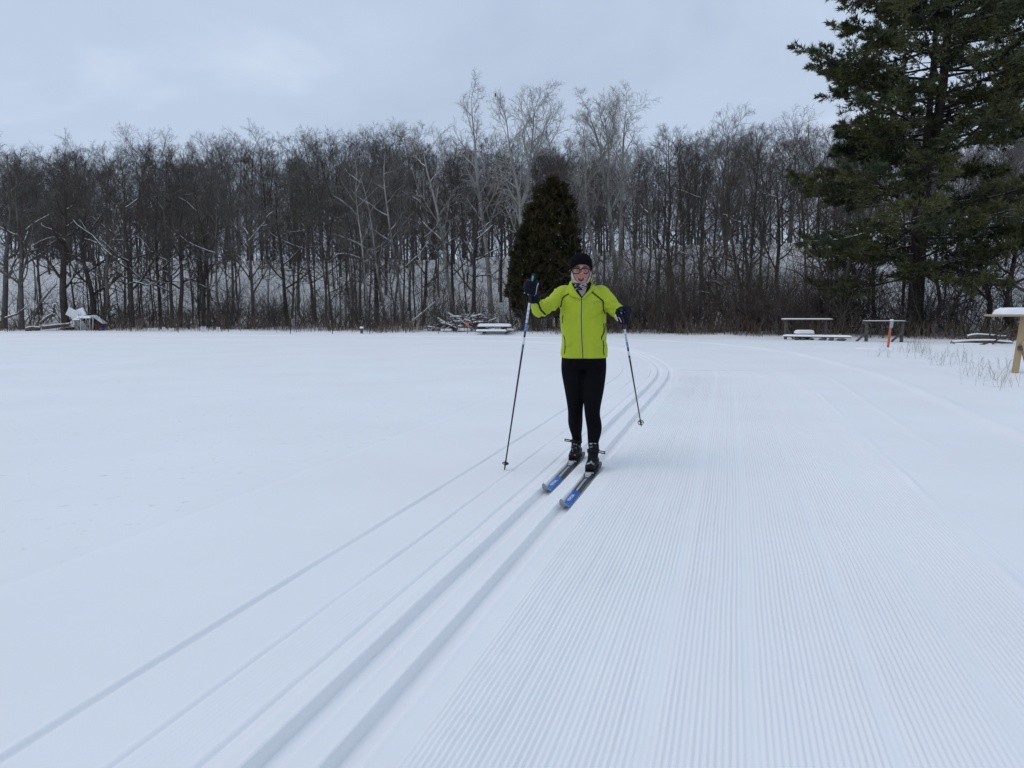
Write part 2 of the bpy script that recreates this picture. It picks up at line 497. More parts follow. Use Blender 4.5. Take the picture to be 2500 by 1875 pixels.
# ------------------------------------------------------------------ bare trees
def bark_mat(name, c1, c2, snow=0.0, scale=6.0, stretch=(1, 1, 0.25)):
    m, t, b = new_mat(name)
    b.inputs['Roughness'].default_value = 0.9
    b.inputs['Specular IOR Level'].default_value = 0.1
    tcn = t.nodes.new('ShaderNodeTexCoord')
    mp = t.nodes.new('ShaderNodeMapping'); mp.inputs['Scale'].default_value = stretch
    t.links.new(tcn.outputs['Object'], mp.inputs[0])
    n = t.nodes.new('ShaderNodeTexNoise'); n.inputs['Scale'].default_value = scale; n.inputs['Detail'].default_value = 5
    t.links.new(mp.outputs[0], n.inputs['Vector'])
    r = t.nodes.new('ShaderNodeValToRGB')
    r.color_ramp.elements[0].position = 0.3; r.color_ramp.elements[0].color = (*c1, 1)
    r.color_ramp.elements[1].position = 0.7; r.color_ramp.elements[1].color = (*c2, 1)
    t.links.new(n.outputs[0], r.inputs[0])
    c = r.outputs[0]
    if snow > 0:
        g = t.nodes.new('ShaderNodeNewGeometry'); sp = t.nodes.new('ShaderNodeSeparateXYZ')
        t.links.new(g.outputs['Normal'], sp.inputs[0])
        n2 = t.nodes.new('ShaderNodeTexNoise'); n2.inputs['Scale'].default_value = 1.6; n2.inputs['Detail'].default_value = 4
        t.links.new(tcn.outputs['Object'], n2.inputs['Vector'])
        ad = t.nodes.new('ShaderNodeMath'); ad.operation = 'MULTIPLY_ADD'; ad.inputs[1].default_value = 1.3
        t.links.new(n2.outputs[0], ad.inputs[0]); t.links.new(sp.outputs[2], ad.inputs[2])
        r2 = t.nodes.new('ShaderNodeValToRGB')
        p = 1.62 - 0.5 * snow
        r2.color_ramp.elements[0].position = 0.0; r2.color_ramp.elements[0].color = (0, 0, 0, 1)
        r2.color_ramp.elements[1].position = 0.08; r2.color_ramp.elements[1].color = (1, 1, 1, 1)
        sb = t.nodes.new('ShaderNodeMath'); sb.operation = 'SUBTRACT'; sb.inputs[1].default_value = p
        t.links.new(ad.outputs[0], sb.inputs[0]); t.links.new(sb.outputs[0], r2.inputs[0])
        mx = t.nodes.new('ShaderNodeMix'); mx.data_type = 'RGBA'
        t.links.new(r2.outputs[0], mx.inputs[0]); t.links.new(c, mx.inputs[6]); mx.inputs[7].default_value = (0.80, 0.81, 0.83, 1)
        c = mx.outputs[2]
    t.links.new(c, b.inputs['Base Color'])
    return m

BARK_DARK = bark_mat('bark_dark', (0.046, 0.039, 0.034), (0.100, 0.086, 0.074), 0.22)
BARK_MID = bark_mat('bark_grey', (0.075, 0.067, 0.060), (0.155, 0.140, 0.125), 0.20)
BARK_PALE = bark_mat('bark_pale', (0.21, 0.20, 0.18), (0.44, 0.42, 0.385), 0.15, scale=3.0)
TWIG_DARK = bark_mat('twig_dark', (0.058, 0.048, 0.042), (0.115, 0.098, 0.086), 0.0)
TWIG_GREY = bark_mat('twig_grey', (0.105, 0.095, 0.085), (0.185, 0.170, 0.155), 0.0)
TWIG_PALE = bark_mat('twig_pale', (0.26, 0.247, 0.225), (0.43, 0.41, 0.38), 0.0)
TWIG_BROWN = bark_mat('twig_brown', (0.072, 0.058, 0.049), (0.130, 0.108, 0.092), 0.0)
WEED = bark_mat('dead_weed', (0.085, 0.060, 0.046), (0.20, 0.155, 0.115), 0.0, scale=0.9)

def tubes_np(pts, rad, sides):
    """pts (N,k,3), rad (N,k) -> verts, quads"""
    N, k, _ = pts.shape
    tan = np.gradient(pts, axis=1)
    tan /= np.linalg.norm(tan, axis=2, keepdims=True) + 1e-9
    ref = np.where(np.abs(tan[..., 2:3]) < 0.9, np.array([0, 0, 1.0]), np.array([0, 1.0, 0]))
    ref = np.repeat(ref[:, :1], k, axis=1)
    a = ref - tan * np.sum(ref * tan, axis=2, keepdims=True)
    a /= np.linalg.norm(a, axis=2, keepdims=True) + 1e-9
    b = np.cross(tan, a)
    th = 2 * np.pi * np.arange(sides) / sides
    v = pts[:, :, None] + rad[:, :, None, None] * (np.cos(th)[None, None, :, None] * a[:, :, None] + np.sin(th)[None, None, :, None] * b[:, :, None])
    idx = np.arange(N * k * sides).reshape(N, k, sides)
    j2 = (np.arange(sides) + 1) % sides
    q = np.stack([idx[:, :-1, :], idx[:, :-1, j2], idx[:, 1:, j2], idx[:, 1:, :]], axis=-1)
    return v.reshape(-1, 3), q.reshape(-1, 4)

def join(parts):
    vs, qs, b = [], [], 0
    for v, q in parts:
        vs.append(v); qs.append(q + b); b += len(v)
    return np.concatenate(vs), np.concatenate(qs)

def grow(P, R, n, u0, u1, a0, a1, length, k, up, wob, rr, rmin, rng, lfun=None, plen=None, flatten=1.0):
    """spawn n children along each parent polyline"""
    N, K, _ = P.shape
    u = u0 + (u1 - u0) * ((np.arange(n)[None] + rng.random((N, n))) / n)
    f = u * (K - 1); i = np.minimum(f.astype(int), K - 2); w = (f - i)[..., None]
    r = np.arange(N)[:, None]
    pos = P[r, i] * (1 - w) + P[r, i + 1] * w
    tan = P[r, i + 1] - P[r, i]
    tan /= np.linalg.norm(tan, axis=2, keepdims=True) + 1e-9
    rad = R[r, i] * (1 - w[..., 0]) + R[r, i + 1] * w[..., 0]
    ref = np.where(np.abs(tan[..., 2:3]) < 0.95, np.array([0, 0, 1.0]), np.array([1.0, 0, 0]))
    e1 = np.cross(tan, ref); e1 /= np.linalg.norm(e1, axis=2, keepdims=True) + 1e-9
    e2 = np.cross(tan, e1)
    az = rng.random((N, 1)) * 6.28 + np.arange(n)[None] * 2.4 + rng.normal(0, 0.5, (N, n))
    if flatten < 1.0:      # side branches kept near the horizontal plane (alternating left and right)
        az = np.where(np.arange(n)[None] % 2 == 0, 0.0, np.pi) + rng.normal(0, flatten, (N, n))
    ang = np.radians(a0 + (a1 - a0) * rng.random((N, n)))
    d = np.cos(ang)[..., None] * tan + np.sin(ang)[..., None] * (np.cos(az)[..., None] * e1 + np.sin(az)[..., None] * e2)
    L = length * (0.65 + 0.7 * rng.random((N, n)))
    if lfun is not None:
        L = L * lfun(u)
    if plen is not None:
        L = L * plen[:, None]
    M = N * n
    d = d.reshape(M, 3); p = pos.reshape(M, 3); L = L.reshape(M); rad = rad.reshape(M)
    pts = np.zeros((M, k, 3)); pts[:, 0] = p
    for s in range(1, k):
        d = d / (np.linalg.norm(d, axis=1, keepdims=True) + 1e-9)
        p = p + d * (L / (k - 1))[:, None]
        pts[:, s] = p
        d = d + np.array([0, 0, 1.0]) * up + rng.normal(0, wob, (M, 3))
    r0 = np.maximum(rad * rr, rmin)
    tp = np.linspace(1, 0.35, k)
    return pts, r0[:, None] * tp[None], L

def trunk_path(ctrl, k=12, wob=0.04, rng=None):
    ctrl = np.array([tuple(c) for c in ctrl], float)
    s = np.concatenate([[0], np.cumsum(np.linalg.norm(np.diff(ctrl, axis=0), axis=1))])
    u = np.linspace(0, s[-1], k)
    p = np.stack([np.interp(u, s, ctrl[:, j]) for j in range(3)], 1)
    if rng is not None:
        nz = rng.normal(0, wob, p.shape); nz[0] = 0; nz[:, 2] *= 0.3
        p = p + nz
    q = p.copy(); q[1:-1] = (p[:-2] + 2 * p[1:-1] + p[2:]) / 4
    return q

def snow_on(levels, rng, frac, zmax=0.85):
    """ridges of snow lying along the tops of some limbs"""
    parts = []
    for P, R in levels:
        N, k, _ = P.shape
        low = np.clip(1.5 - 0.07 * P[:, 0, 2], 0.35, 1.2)
        limb = rng.random(N) < frac * low
        for st in range(0, k - 1):
            seg = P[:, st:st + 2]
            d = seg[:, 1] - seg[:, 0]; L = np.linalg.norm(d, axis=1) + 1e-9
            sl = np.abs(d[:, 2]) / L
            pick = limb & (sl < zmax) & (rng.random(N) < 0.85)
            if not pick.any():
                continue
            s = seg[pick]; r = R[:, st][pick]
            mid = (s[:, 0] + s[:, 1]) / 2
            pts = np.stack([s[:, 0], mid, s[:, 1]], 1)
            rr = np.stack([r * 0.5, r * 0.72, r * 0.5], 1)
            pts[:, :, 2] += (rr * 0.2 + r[:, None] * 0.75)
            parts.append(tubes_np(pts, rr + 0.003, 4))
    return parts

def build_tree(trunks, rng, n=(11, 6, 5, 3), L1=3.6, ang=(30, 55), up=0.10, u0=0.35, wob=0.12, rmin=(0.022, 0.014, 0.010, 0.0075),
               snow=0.0, lfun=None, sub=(0.5, 0.45, 0.45), k=(6, 4, 3, 2), subang=(28, 55), upsub=0.06):
    """trunks: list of (pts, radii). returns (trunk verts, quads), (crown verts, quads), snow parts"""
    tparts, cparts, snows = [], [], []
    for tp, tr in trunks:
        P = tp[None]; R = tr[None]
        tparts.append(tubes_np(P, R, 8))
        lf = lfun or (lambda u: 1.1 - 0.6 * u)
        p1, r1, l1 = grow(P, R, n[0], u0, 1.0, ang[0], ang[1], L1, k[0], up, wob, 0.55, rmin[0], rng, lf)
        tparts.append(tubes_np(p1, r1, 5))
        p2, r2, l2 = grow(p1, r1, n[1], 0.22, 1.0, subang[0], subang[1], sub[0], k[1], upsub, wob, 0.6, rmin[1], rng, lambda u: 1.15 - 0.6 * u, l1)
        cparts.append(tubes_np(p2, r2, 4))
        p3, r3, l3 = grow(p2, r2, n[2], 0.15, 1.0, 25, 55, sub[1], k[2], upsub, wob, 0.65, rmin[2], rng, lambda u: 1.15 - 0.5 * u, l2)
        cparts.append(tubes_np(p3, r3, 3))
        # twigs off the leader too
        if n[3] > 0:
            p4, r4, l4 = grow(p3, r3, n[3], 0.2, 1.0, 22, 50, sub[2], k[3], upsub, wob * 0.7, 0.7, rmin[3], rng, lambda u: 1.15 - 0.4 * u, np.maximum(l3, 0.5))
            cparts.append(tubes_np(p4, r4, 3))
        if snow > 0:
            snows += snow_on([(p1, r1)], rng, snow)
    return join(tparts), join(cparts), snows

def tree_things(name, tv, cv, sv, loc, bark, twig, label, group=None, rz=0.0, sc=1.0):
    root = empty(name, loc, rz); root.scale = (sc, sc, sc)
    link('trunk', mesh_np('trunk', *tv), root, bark)
    link('crown', mesh_np('crown', *cv), root, twig)
    if sv:
        so = link('snow', mesh_np('snow', *join(sv)), root, SNOWCAP)
        so['kind'] = 'stuff'
    return tag(root, label, 'tree', group)

def copy_thing(src, loc, rz, sc, label=None):
    r = src.copy(); COL.objects.link(r)
    r.location = loc; r.rotation_euler = (0, 0, rz); r.scale = (sc, sc, sc)
    if label:
        r['label'] = label
    for ch in src.children:
        c = ch.copy(); COL.objects.link(c); c.parent = r
    return r

# ---- forest trees of the hilltop: a few grown forms, each stem a thing of its own
def forest_form(seed, Ht, spread, u0, dense=1.0, r0=0.17):
    rng = np.random.default_rng(seed)
    tp = trunk_path([(0, 0, -0.6), (rng.normal(0, .2), rng.normal(0, .2), Ht * .4), (rng.normal(0, .5), rng.normal(0, .5), Ht * .93)], 10, 0.05, rng)
    tr = np.linspace(r0, 0.03, 10)
    n = (14, 7, 6, 5)
    return build_tree([(tp, tr)], rng, n=n, L1=Ht * spread, ang=(24, 58), up=0.12, u0=u0, wob=0.11, sub=(0.55, 0.5, 0.6), upsub=0.13, rmin=(.028, .016, .0095, .0068), lfun=lambda u: 1.1 - 0.55 * u)

FOREST_LABEL = 'bare grey tree of the dense wood along the hilltop skyline'
protos = []
specs = [(11, 14.0, .34, .24), (12, 15.0, .30, .30), (13, 13.0, .36, .20), (14, 14.5, .30, .34), (15, 12.5, .38, .18), (16, 15.5, .30, .28), (17, 13.5, .33, .24)]
rngF = np.random.default_rng(77)
placed = []
def skyline(px):
    xs = [0, 60, 120, 260, 390, 470, 540, 660, 750, 815, 890, 960, 1030, 1120, 1300, 1420, 1560, 1620, 1700, 1760, 1860, 1960, 2100, 2500]
    ys = [330, 345, 348, 325, 322, 345, 314, 305, 322, 300, 292, 297, 278, 310, 300, 320, 330, 270, 290, 272, 276, 290, 290, 290]
    return np.interp(px, xs, ys)
forest = []
for i, sp in enumerate(specs):
    tv, cv, sv = forest_form(*sp)
    forest.append((tree_things('forest_tree', tv, cv, [], (0, 0, 0), BARK_DARK if i % 2 else BARK_MID, TWIG_DARK if i % 3 else TWIG_GREY, FOREST_LABEL, 'bare trees of the hilltop wood'), sp[1]))
used = [False] * len(forest)
def put_forest(x, y, top_z=None, sc=None):
    i = rngF.integers(len(forest))
    src, Ht = forest[i]
    z = tz(x, y)
    if top_z is not None:
        s = max(0.55, min(1.25, (top_z - z) / (Ht * 1.06)))
    else:
        s = sc
    rz = rngF.random() * 6.28
    if not used[i]:
        used[i] = True
        src.location = (x, y, z - 0.1); src.rotation_euler = (0, 0, rz); src.scale = (s, s, s)
        return src
    return copy_thing(src, (x, y, z - 0.1), rz, s)
# skyline rows
for row, (q0, jit, step) in enumerate([(28, 3, 2.0), (35, 4, 2.2), (43, 5, 2.5), (54, 7, 2.7), (70, 9, 3.2)]):
    x = -62.0 - row * 8
    while x < 66 + row * 8:
        xx = x + rngF.normal(0, 0.6)
        yy = float(edge_y(xx)) + q0 + rngF.uniform(-jit, jit)
        px = 1250 + xx / yy * FPX
        if -160 < px < 2660:
            top = CAM_H + (HORIZON - skyline(px)) / FPX * yy * (0.86 + 0.09 * rngF.random() - (0.04 if row else 0))
            put_forest(xx, yy, top_z=top)
        x += step
# lower, darker trees on the slope
for k in range(78):
    xx = rngF.uniform(-44, 40); yy = float(edge_y(xx)) + rngF.uniform(9, 26)
    px = 1250 + xx / yy * FPX
    if -120 < px < 2620:
        lim = (CAM_H + (HORIZON - skyline(px) - 45) / FPX * yy - tz(xx, yy)) / 17.0
        o = put_forest(xx, yy, sc=max(0.30, min(rngF.uniform(0.50, 0.78), lim)))
        o['label'] = 'smaller bare tree rising from the snowy slope below the hilltop'
        o['group'] = 'bare trees on the wooded slope'

# ---- saplings on the slope
saps = []
for sd in range(5):
    rng = np.random.default_rng(200 + sd)
    Ht = 5.0 + sd * 0.5
    tp = trunk_path([(0, 0, -0.3), (rng.normal(0, .15), rng.normal(0, .15), Ht * .5), (rng.normal(0, .5), rng.normal(0, .4), Ht)], 9, 0.05, rng)
    tr = np.linspace(0.055, 0.012, 9)
    tv, cv, sv = build_tree([(tp, tr)], rng, n=(9, 4, 3, 0), L1=1.5, ang=(35, 70), up=0.06, u0=0.25, wob=0.14, rmin=(.014, .010, .008, .006))
    saps.append(tree_things('sapling', tv, cv, [], (0, 0, 0), BARK_MID if sd % 2 else BARK_DARK, TWIG_GREY, 'thin bare sapling among the trunks on the snowy slope', 'saplings on the slope'))
usedS = [False] * 5
for k in range(165):
    xx = rngF.uniform(-36, 30); yy = float(edge_y(xx)) + rngF.uniform(2.5, 24) ** 1.0
    px = 1250 + xx / yy * FPX
    if not (-60 < px < 2560):
        continue
    i = rngF.integers(5); rz = rngF.random() * 6.28; s = rngF.uniform(0.7, 1.35); loc = (xx, yy, tz(xx, yy) - 0.05)
    if not usedS[i]:
        usedS[i] = True
        saps[i].location = loc; saps[i].rotation_euler = (0, 0, rz); saps[i].scale = (s, s, s)
    else:
        copy_thing(saps[i], loc, rz, s)

# ---- named trees along the edge of the wood: trunk lines followed in space
def edge_tree(name, label, d, stems, seed, bark, twig, n=(11, 6, 5, 3), L1=3.0, ang=(30, 60), up=0.06, u0=0.3, snow=0.35, wob=0.13, group=None, extra=(), lfun=None, rmin=(0.022, 0.014, 0.010, 0.0075), squash=0.80):
    rng = np.random.default_rng(seed)
    base = None
    trunks = []
    for st in stems:
        pts = [W(px, py if py > 560 else 560 - (560 - py) * squash, d) for px, py in st[0]]
        for i, p in enumerate(pts):
            p.y += rng.normal(0, 0.25) * (i > 0)
        if base is None:
            pts[0].z = tz(pts[0].x, pts[0].y) - 0.15
            base = Vector(pts[0])
        P = trunk_path([p - base for p in pts], 13, 0.035, rng)
        trunks.append((P, np.interp(np.linspace(0, 1, 13), [0, .08, .7, 1], [st[1] * .95, st[1] * .8, st[1] * .42, .010])))
    tv, cv, sv = build_tree(trunks, rng, n=n, L1=L1, ang=ang, up=up, u0=u0, wob=wob, snow=snow, lfun=lfun, rmin=rmin)
    if extra:                                     # big single limbs, snow along the top
        tp, cp = [tv], [cv]
        for pl, ra, rb in extra:
            pts = [W(px, py, d - 0.3) - base for px, py in pl]
            P = trunk_path(pts, 10, 0.11, rng)[None]; R = np.linspace(ra * .85, rb * .7, 10)[None]
            tp.append(tubes_np(P, R, 6))
            p2, r2, l2 = grow(P, R, 7, 0.25, 1.0, 30, 60, 0.9, 5, 0.05, 0.15, 0.5, 0.012, rng)
            p3, r3, l3 = grow(p2, r2, 4, 0.2, 1.0, 30, 60, 0.45, 3, 0.04, 0.12, 0.6, 0.008, rng)
            cp += [tubes_np(p2, r2, 4), tubes_np(p3, r3, 3)]
            sv = sv + snow_on([(P, R * 0.92)], rng, 2.0, 0.97) + snow_on([(p2, r2)], rng, 0.25)
        tv, cv = join(tp), join(cp)
    return tree_things(name, tv, cv, sv, base, bark, twig, label, group)

pale = dict(bark=BARK_PALE, twig=TWIG_PALE, L1=3.3, ang=(24, 52), up=0.12, u0=0.36, n=(17, 7, 5, 3), snow=0.06, rmin=(.018, .011, .0085, .0065), lfun=lambda u: 1.1 - 0.66 * u, squash=0.86)
edge_tree('poplar_tree', 'tallest pale bare poplar on the skyline, left of the dark evergreen', 50, [([(1200, 808), (1193, 640), (1178, 520), (1168, 460), (1160, 330), (1150, 188)], .20, .03)], 31, **pale)
forked_poplar = edge_tree('poplar_tree', 'pale bare poplar forking into a V just above the dark evergreen', 47, [([(1277, 806), (1273, 620), (1272, 490), (1258, 420), (1245, 340), (1232, 218)], .19, .03), ([(1272, 500), (1283, 450), (1298, 340), (1306, 212)], .13, .03)], 32, **pale)
edge_tree('poplar_tree', 'pale bare poplar leaning left with two tops, right of the dark evergreen', 52, [([(1503, 806), (1499, 632), (1484, 451), (1470, 340), (1428, 212)], .20, .03), ([(1484, 445), (1487, 340), (1478, 245)], .11, .03)], 33, **pale)
edge_tree('poplar_tree', 'straight pale bare poplar, rightmost of the tall ones on the skyline', 54, [([(1512, 806), (1515, 572), (1520, 481), (1521, 331), (1529, 210)], .19, .03)], 34, **pale)
edge_tree('poplar_tree', 'thin pale poplar rising directly right of the dark evergreen', 51, [([(1462, 806), (1454, 632), (1439, 542), (1430, 420), (1430, 310), (1420, 262)], .14, .025)], 35, **{**pale, 'L1': 2.4})
slim = dict(bark=BARK_PALE, twig=TWIG_GREY, L1=2.3, ang=(35, 65), up=0.07, u0=0.3, n=(11, 6, 5, 2), snow=0.2)
edge_tree('slender_tree', 'slender pale tree, leftmost of the group left of the stump', 45, [([(905, 806), (895, 720), (880, 560), (868, 480), (872, 395)], .085, .02)], 41, **slim)
edge_tree('slender_tree', 'slender pale tree bending left halfway up, behind the stump', 46, [([(945, 806), (920, 640), (905, 540), (895, 470), (880, 385)], .10, .02)], 42, **slim)
edge_tree('slender_tree', 'slender pale tree standing behind the thin post right of the stump', 46.5, [([(985, 806), (975, 700), (955, 560), (943, 490), (940, 400), (937, 330)], .11, .02)], 43, **slim)
edge_tree('slender_tree', 'pale tree with a crooked crown standing left of the brush pile', 48, [([(1108, 806), (1095, 690), (1075, 560), (1066, 500), (1050, 420), (1030, 330), (1036, 285)], .16, .025)], 44, **{**slim, 'L1': 3.2, 'bark': BARK_PALE, 'twig': TWIG_PALE})
edge_tree('slender_tree', 'grey tree with double stems standing a little right of the stump', 45, [([(962, 806), (970, 700), (981, 600), (978, 470), (972, 390)], .085, .02), ([(966, 790), (955, 690), (950, 620)], .06, .015)], 45, **{**slim, 'bark': BARK_MID})
dark = dict(bark=BARK_DARK, twig=TWIG_DARK, L1=2.6, ang=(40, 75), up=0.05, u0=0.25, n=(11, 6, 5, 3), snow=0.16)
edge_tree('forked_tree', 'dark trunk with a heavy snow-lined limb slanting left, behind the picnic table', 44, [([(1157, 806), (1157, 640), (1162, 560), (1168, 470)], .17, .04)], 46, **{**dark, 'L1': 2.2, 'snow': .3},
          extra=[([(1154, 645), (1132, 590), (1115, 545), (1100, 510)], .085, .03)])
left = [
    (10, 44, [(10, 806), (14, 650), (22, 520), (28, 400), (30, 335)], .20, 'grey tree at the left edge of the photo, open crown above the others', 3.2, []),
    (53, 43.5, [(52, 806), (56, 700), (50, 600), (46, 500), (52, 420)], .19, 'dark thick tree at far left, left of the white playhouse ruin', 3.0, [([(50, 700), (70, 610), (112, 580)], .05, .02)]),
    (161, 44.5, [(163, 806), (160, 700), (158, 600), (162, 500), (160, 415)], .27, 'broad dark trunk standing directly behind the ruined playhouse', 3.0, [([(160, 590), (130, 565), (95, 545)], .05, .02)]),
    (220, 45, [(224, 806), (214, 720), (205, 620), (208, 520), (215, 440)], .20, 'brown trunk leaning slightly left, behind the right end of the playhouse ruin', 2.8, []),
    (265, 43.5, [(249, 806), (268, 750), (266, 690), (258, 640), (270, 560), (266, 470)], .15, 'crooked dark tree with a curved snow-plastered foot, right of the playhouse', 2.4, [([(249, 800), (262, 765), (269, 735)], .11, .08)]),
    (318, 44, [(322, 806), (318, 700), (312, 640), (310, 540), (304, 470), (308, 400)], .19, 'dark tree with two long snowy limbs reaching left and right', 3.2, [([(310, 655), (282, 632), (248, 610), (218, 570), (176, 537)], .075, .02), ([(315, 694), (335, 688), (356, 698), (390, 686)], .06, .03)]),
    (388, 46, [(392, 806), (390, 700), (382, 600), (388, 480), (392, 420)], .13, 'medium dark tree standing between the snowy-limbed tree and the lattice pieces', 2.4, []),
    (417, 45, [(422, 806), (418, 700), (410, 600), (400, 500), (404, 430)], .14, 'dark tree left of the paired trunks above the lattice pieces', 2.6, [([(412, 640), (380, 625), (360, 612)], .045, .02)]),
    (440, 44.5, [(440, 806), (440, 700), (436, 610), (442, 500), (450, 420)], .17, 'dark ivy-rough trunk, right of the paired trunks above the lattice pieces', 2.8, []),
    (497, 45, [(497, 806), (496, 690), (492, 600), (488, 520), (478, 440)], .16, 'dark trunk rising right behind the tallest lattice piece', 2.6, [([(512, 712), (530, 740), (552, 738), (590, 718)], .05, .02)]),
    (533, 44, [(536, 806), (532, 700), (524, 640), (530, 560), (520, 480)], .10, 'thin dark tree forking low, right of the tallest lattice piece', 2.2, []),
    (615, 45, [(620, 806), (614, 700), (608, 600), (606, 540), (620, 470)], .14, 'grey tree with pale upper limbs midway along the left field edge', 3.0, [([(606, 590), (630, 555), (660, 515)], .06, .02)]),
    (690, 47, [(702, 806), (694, 700), (682, 600), (676, 520), (690, 430)], .15, 'grey dark tree behind the leftmost tall thin post', 2.8, []),
    (760, 48, [(768, 806), (760, 700), (748, 620), (752, 520), (745, 430)], .14, 'dark leaning tree between the two thin posts left of the stump', 2.8, []),
    (812, 44, [(812, 806), (800, 680), (790, 610), (770, 570), (740, 560)], .09, 'bent grey tree arching left over the short thin post', 2.4, [([(800, 640), (838, 620), (880, 630)], .05, .02)]),
    (1040, 46, [(1030, 790), (1040, 700), (1040, 620), (1030, 540), (1022, 470)], .14, 'dark tree slanting right behind the leaning pole', 2.2, [([(1040, 640), (1066, 610), (1090, 590)], .045, .02)]),
]
for k, (bx, d, path, r, lab, L1, ex) in enumerate(left):
    kk = dict(dark); kk['L1'] = L1
    if k % 3 == 1: kk['bark'] = BARK_MID
    if k in (0, 11): kk['twig'] = TWIG_GREY; kk['bark'] = BARK_MID; kk['n'] = (16, 6, 5, 3); kk['ang'] = (30, 60)
    edge_tree('woodland_tree', lab, d, [(path, r, .03)], 60 + k, extra=ex, **kk)
right = [
    (1830, 40, [(1835, 812), (1826, 700), (1820, 620), (1812, 500), (1815, 400), (1822, 340)], .14, 'dark straight tree right of the crossed leaning trunks', 2.2, 'm'),
    (1800, 39, [(1832, 822), (1815, 760), (1800, 690), (1786, 600), (1778, 520), (1782, 430)], .15, 'dark trunk leaning left, crossed by a thinner leaning trunk', 2.2, 'd'),
    (1765, 38, [(1795, 826), (1765, 770), (1730, 710), (1708, 670), (1690, 620)], .10, 'thin trunk leaning strongly left at the field edge right of the skier', 1.7, 'd'),
    (1640, 44, [(1642, 812), (1640, 700), (1632, 600), (1640, 480), (1634, 380)], .17, 'dark upright tree rising from the thicket right of the skier', 2.6, 'd'),
    (1580, 43, [(1572, 810), (1580, 700), (1590, 600), (1584, 500), (1578, 420)], .12, 'grey upright tree just right of the skier’s raised glove'.replace('’s raised glove', ' above the right pole'), 2.2, 'm'),
    (1715, 46, [(1716, 812), (1712, 690), (1718, 560), (1712, 450), (1716, 370)], .15, 'grey tree standing behind the strongly leaning thin trunk', 2.4, 'm'),
    (1900, 42, [(1905, 815), (1898, 700), (1902, 600), (1890, 480), (1896, 380)], .16, 'dark tree standing behind the left rail table', 2.4, 'd'),
    (2060, 32, [(2058, 820), (2060, 720), (2064, 690), (2068, 640), (2074, 560)], .19, 'stout grey-brown trunk with low limbs between the two rail tables', 2.4, 'm'),
    (2015, 35, [(2018, 822), (2010, 740), (2006, 660), (2000, 600), (2004, 520)], .09, 'thin dark twin stems behind the right end of the left rail table', 1.6, 'd'),
    (2130, 36, [(2132, 826), (2130, 730), (2134, 650), (2128, 560)], .12, 'dark thin trunk behind the right rail table', 1.8, 'd'),
    (2330, 33, [(2310, 835), (2325, 780), (2345, 720), (2362, 690), (2380, 640)], .11, 'snow-marked trunk leaning right, behind the fallen logs', 1.8, 'd'),
    (2400, 34, [(2398, 838), (2402, 740), (2396, 660), (2404, 560), (2400, 470)], .15, 'dark upright tree behind the fallen logs at the right', 2.2, 'd'),
    (2475, 33, [(2480, 842), (2476, 740), (2484, 650), (2478, 540), (2480, 420)], .17, 'dark tree at the right edge behind the plank table', 2.4, 'd'),
    (2290, 37, [(2288, 838), (2292, 740), (2284, 650), (2290, 560), (2286, 480)], .13, 'dark trunk close behind the right side of the big pine', 2.0, 'm'),
]
for k, (bx, d, path, r, lab, L1, c) in enumerate(right):
    kk = dict(dark); kk['L1'] = L1; kk['snow'] = 0.16; kk['n'] = (11, 6, 5, 2)
    if c == 'm': kk['bark'] = BARK_MID
    edge_tree('woodland_tree', lab, d, [(path, r, .03)], 90 + k, **kk)

# ------------------------------------------------------------------ thickets, weeds (uncountable growth)
def thicket(name, label, spots, heights, seed, matl, stems=7, n2=5, n3=4, spread=0.5):
    rng = np.random.default_rng(seed)
    M = len(spots)
    base = np.repeat(np.array(spots), stems, axis=0) + np.concatenate([rng.normal(0, 0.22, (M * stems, 2)), np.zeros((M * stems, 1))], 1)
    H = np.repeat(np.array(heights), stems) * (0.6 + 0.6 * rng.random(M * stems))
    d = np.concatenate([rng.normal(0, spread, (M * stems, 2)), np.ones((M * stems, 1))], 1)
    k = 5
    P = np.zeros((M * stems, k, 3)); P[:, 0] = base - np.array([0, 0, 0.1])
    p = P[:, 0].copy()
    for s in range(1, k):
        d /= np.linalg.norm(d, axis=1, keepdims=True)
        p = p + d * (H / (k - 1))[:, None]; P[:, s] = p
        d = d + rng.normal(0, 0.18, d.shape)
    R = np.linspace(0.022, 0.008, k)[None] * (0.5 + 0.9 * rng.random((M * stems, 1)))
    parts = [tubes_np(P, R, 3)]
    p2, r2, l2 = grow(P, R, n2, 0.2, 1.0, 25, 65, 0.42, 3, 0.03, 0.16, 0.6, 0.006, rng, None, H)
    parts.append(tubes_np(p2, r2, 3))
    p3, r3, l3 = grow(p2, r2, n3, 0.15, 1.0, 25, 60, 0.45, 2, 0.03, 0.14, 0.7, 0.005, rng, None, l2)
    parts.append(tubes_np(p3, r3, 3))
    o = link(name, mesh_np(name, *join(parts)), None, matl)
    o['kind'] = 'stuff'
    tag(o, label, 'brush')
    return o
rngT = np.random.default_rng(5)
def spots(n, x0, x1, q0, q1, h0, h1):
    s, h = [], []
    for _ in range(n):
        x = rngT.uniform(x0, x1); y = float(edge_y(x)) + rngT.uniform(q0, q1)
        s.append((x, y, tz(x, y))); h.append(rngT.uniform(h0, h1))
    return s, h
s, h = spots(175, -31, 3, 0.8, 9, 0.8, 3.0)
thicket('brush', 'low leafless brush along the left edge of the wood', s, h, 301, TWIG_DARK, stems=6, n2=5, n3=3)
s, h = spots(115, 4.5, 13.5, 0.6, 10, 1.2, 4.4)
thicket('brush', 'tall tangled brown thicket right of the skier at the field edge', s, h, 302, TWIG_BROWN, stems=7, n2=5, n3=4, spread=0.35)
s, h = spots(110, 13, 27, 0.6, 10, 1.0, 3.6)
thicket('brush', 'dark tangled brush under and beyond the big pine', s, h, 303, TWIG_DARK, stems=7, n2=5, n3=3)
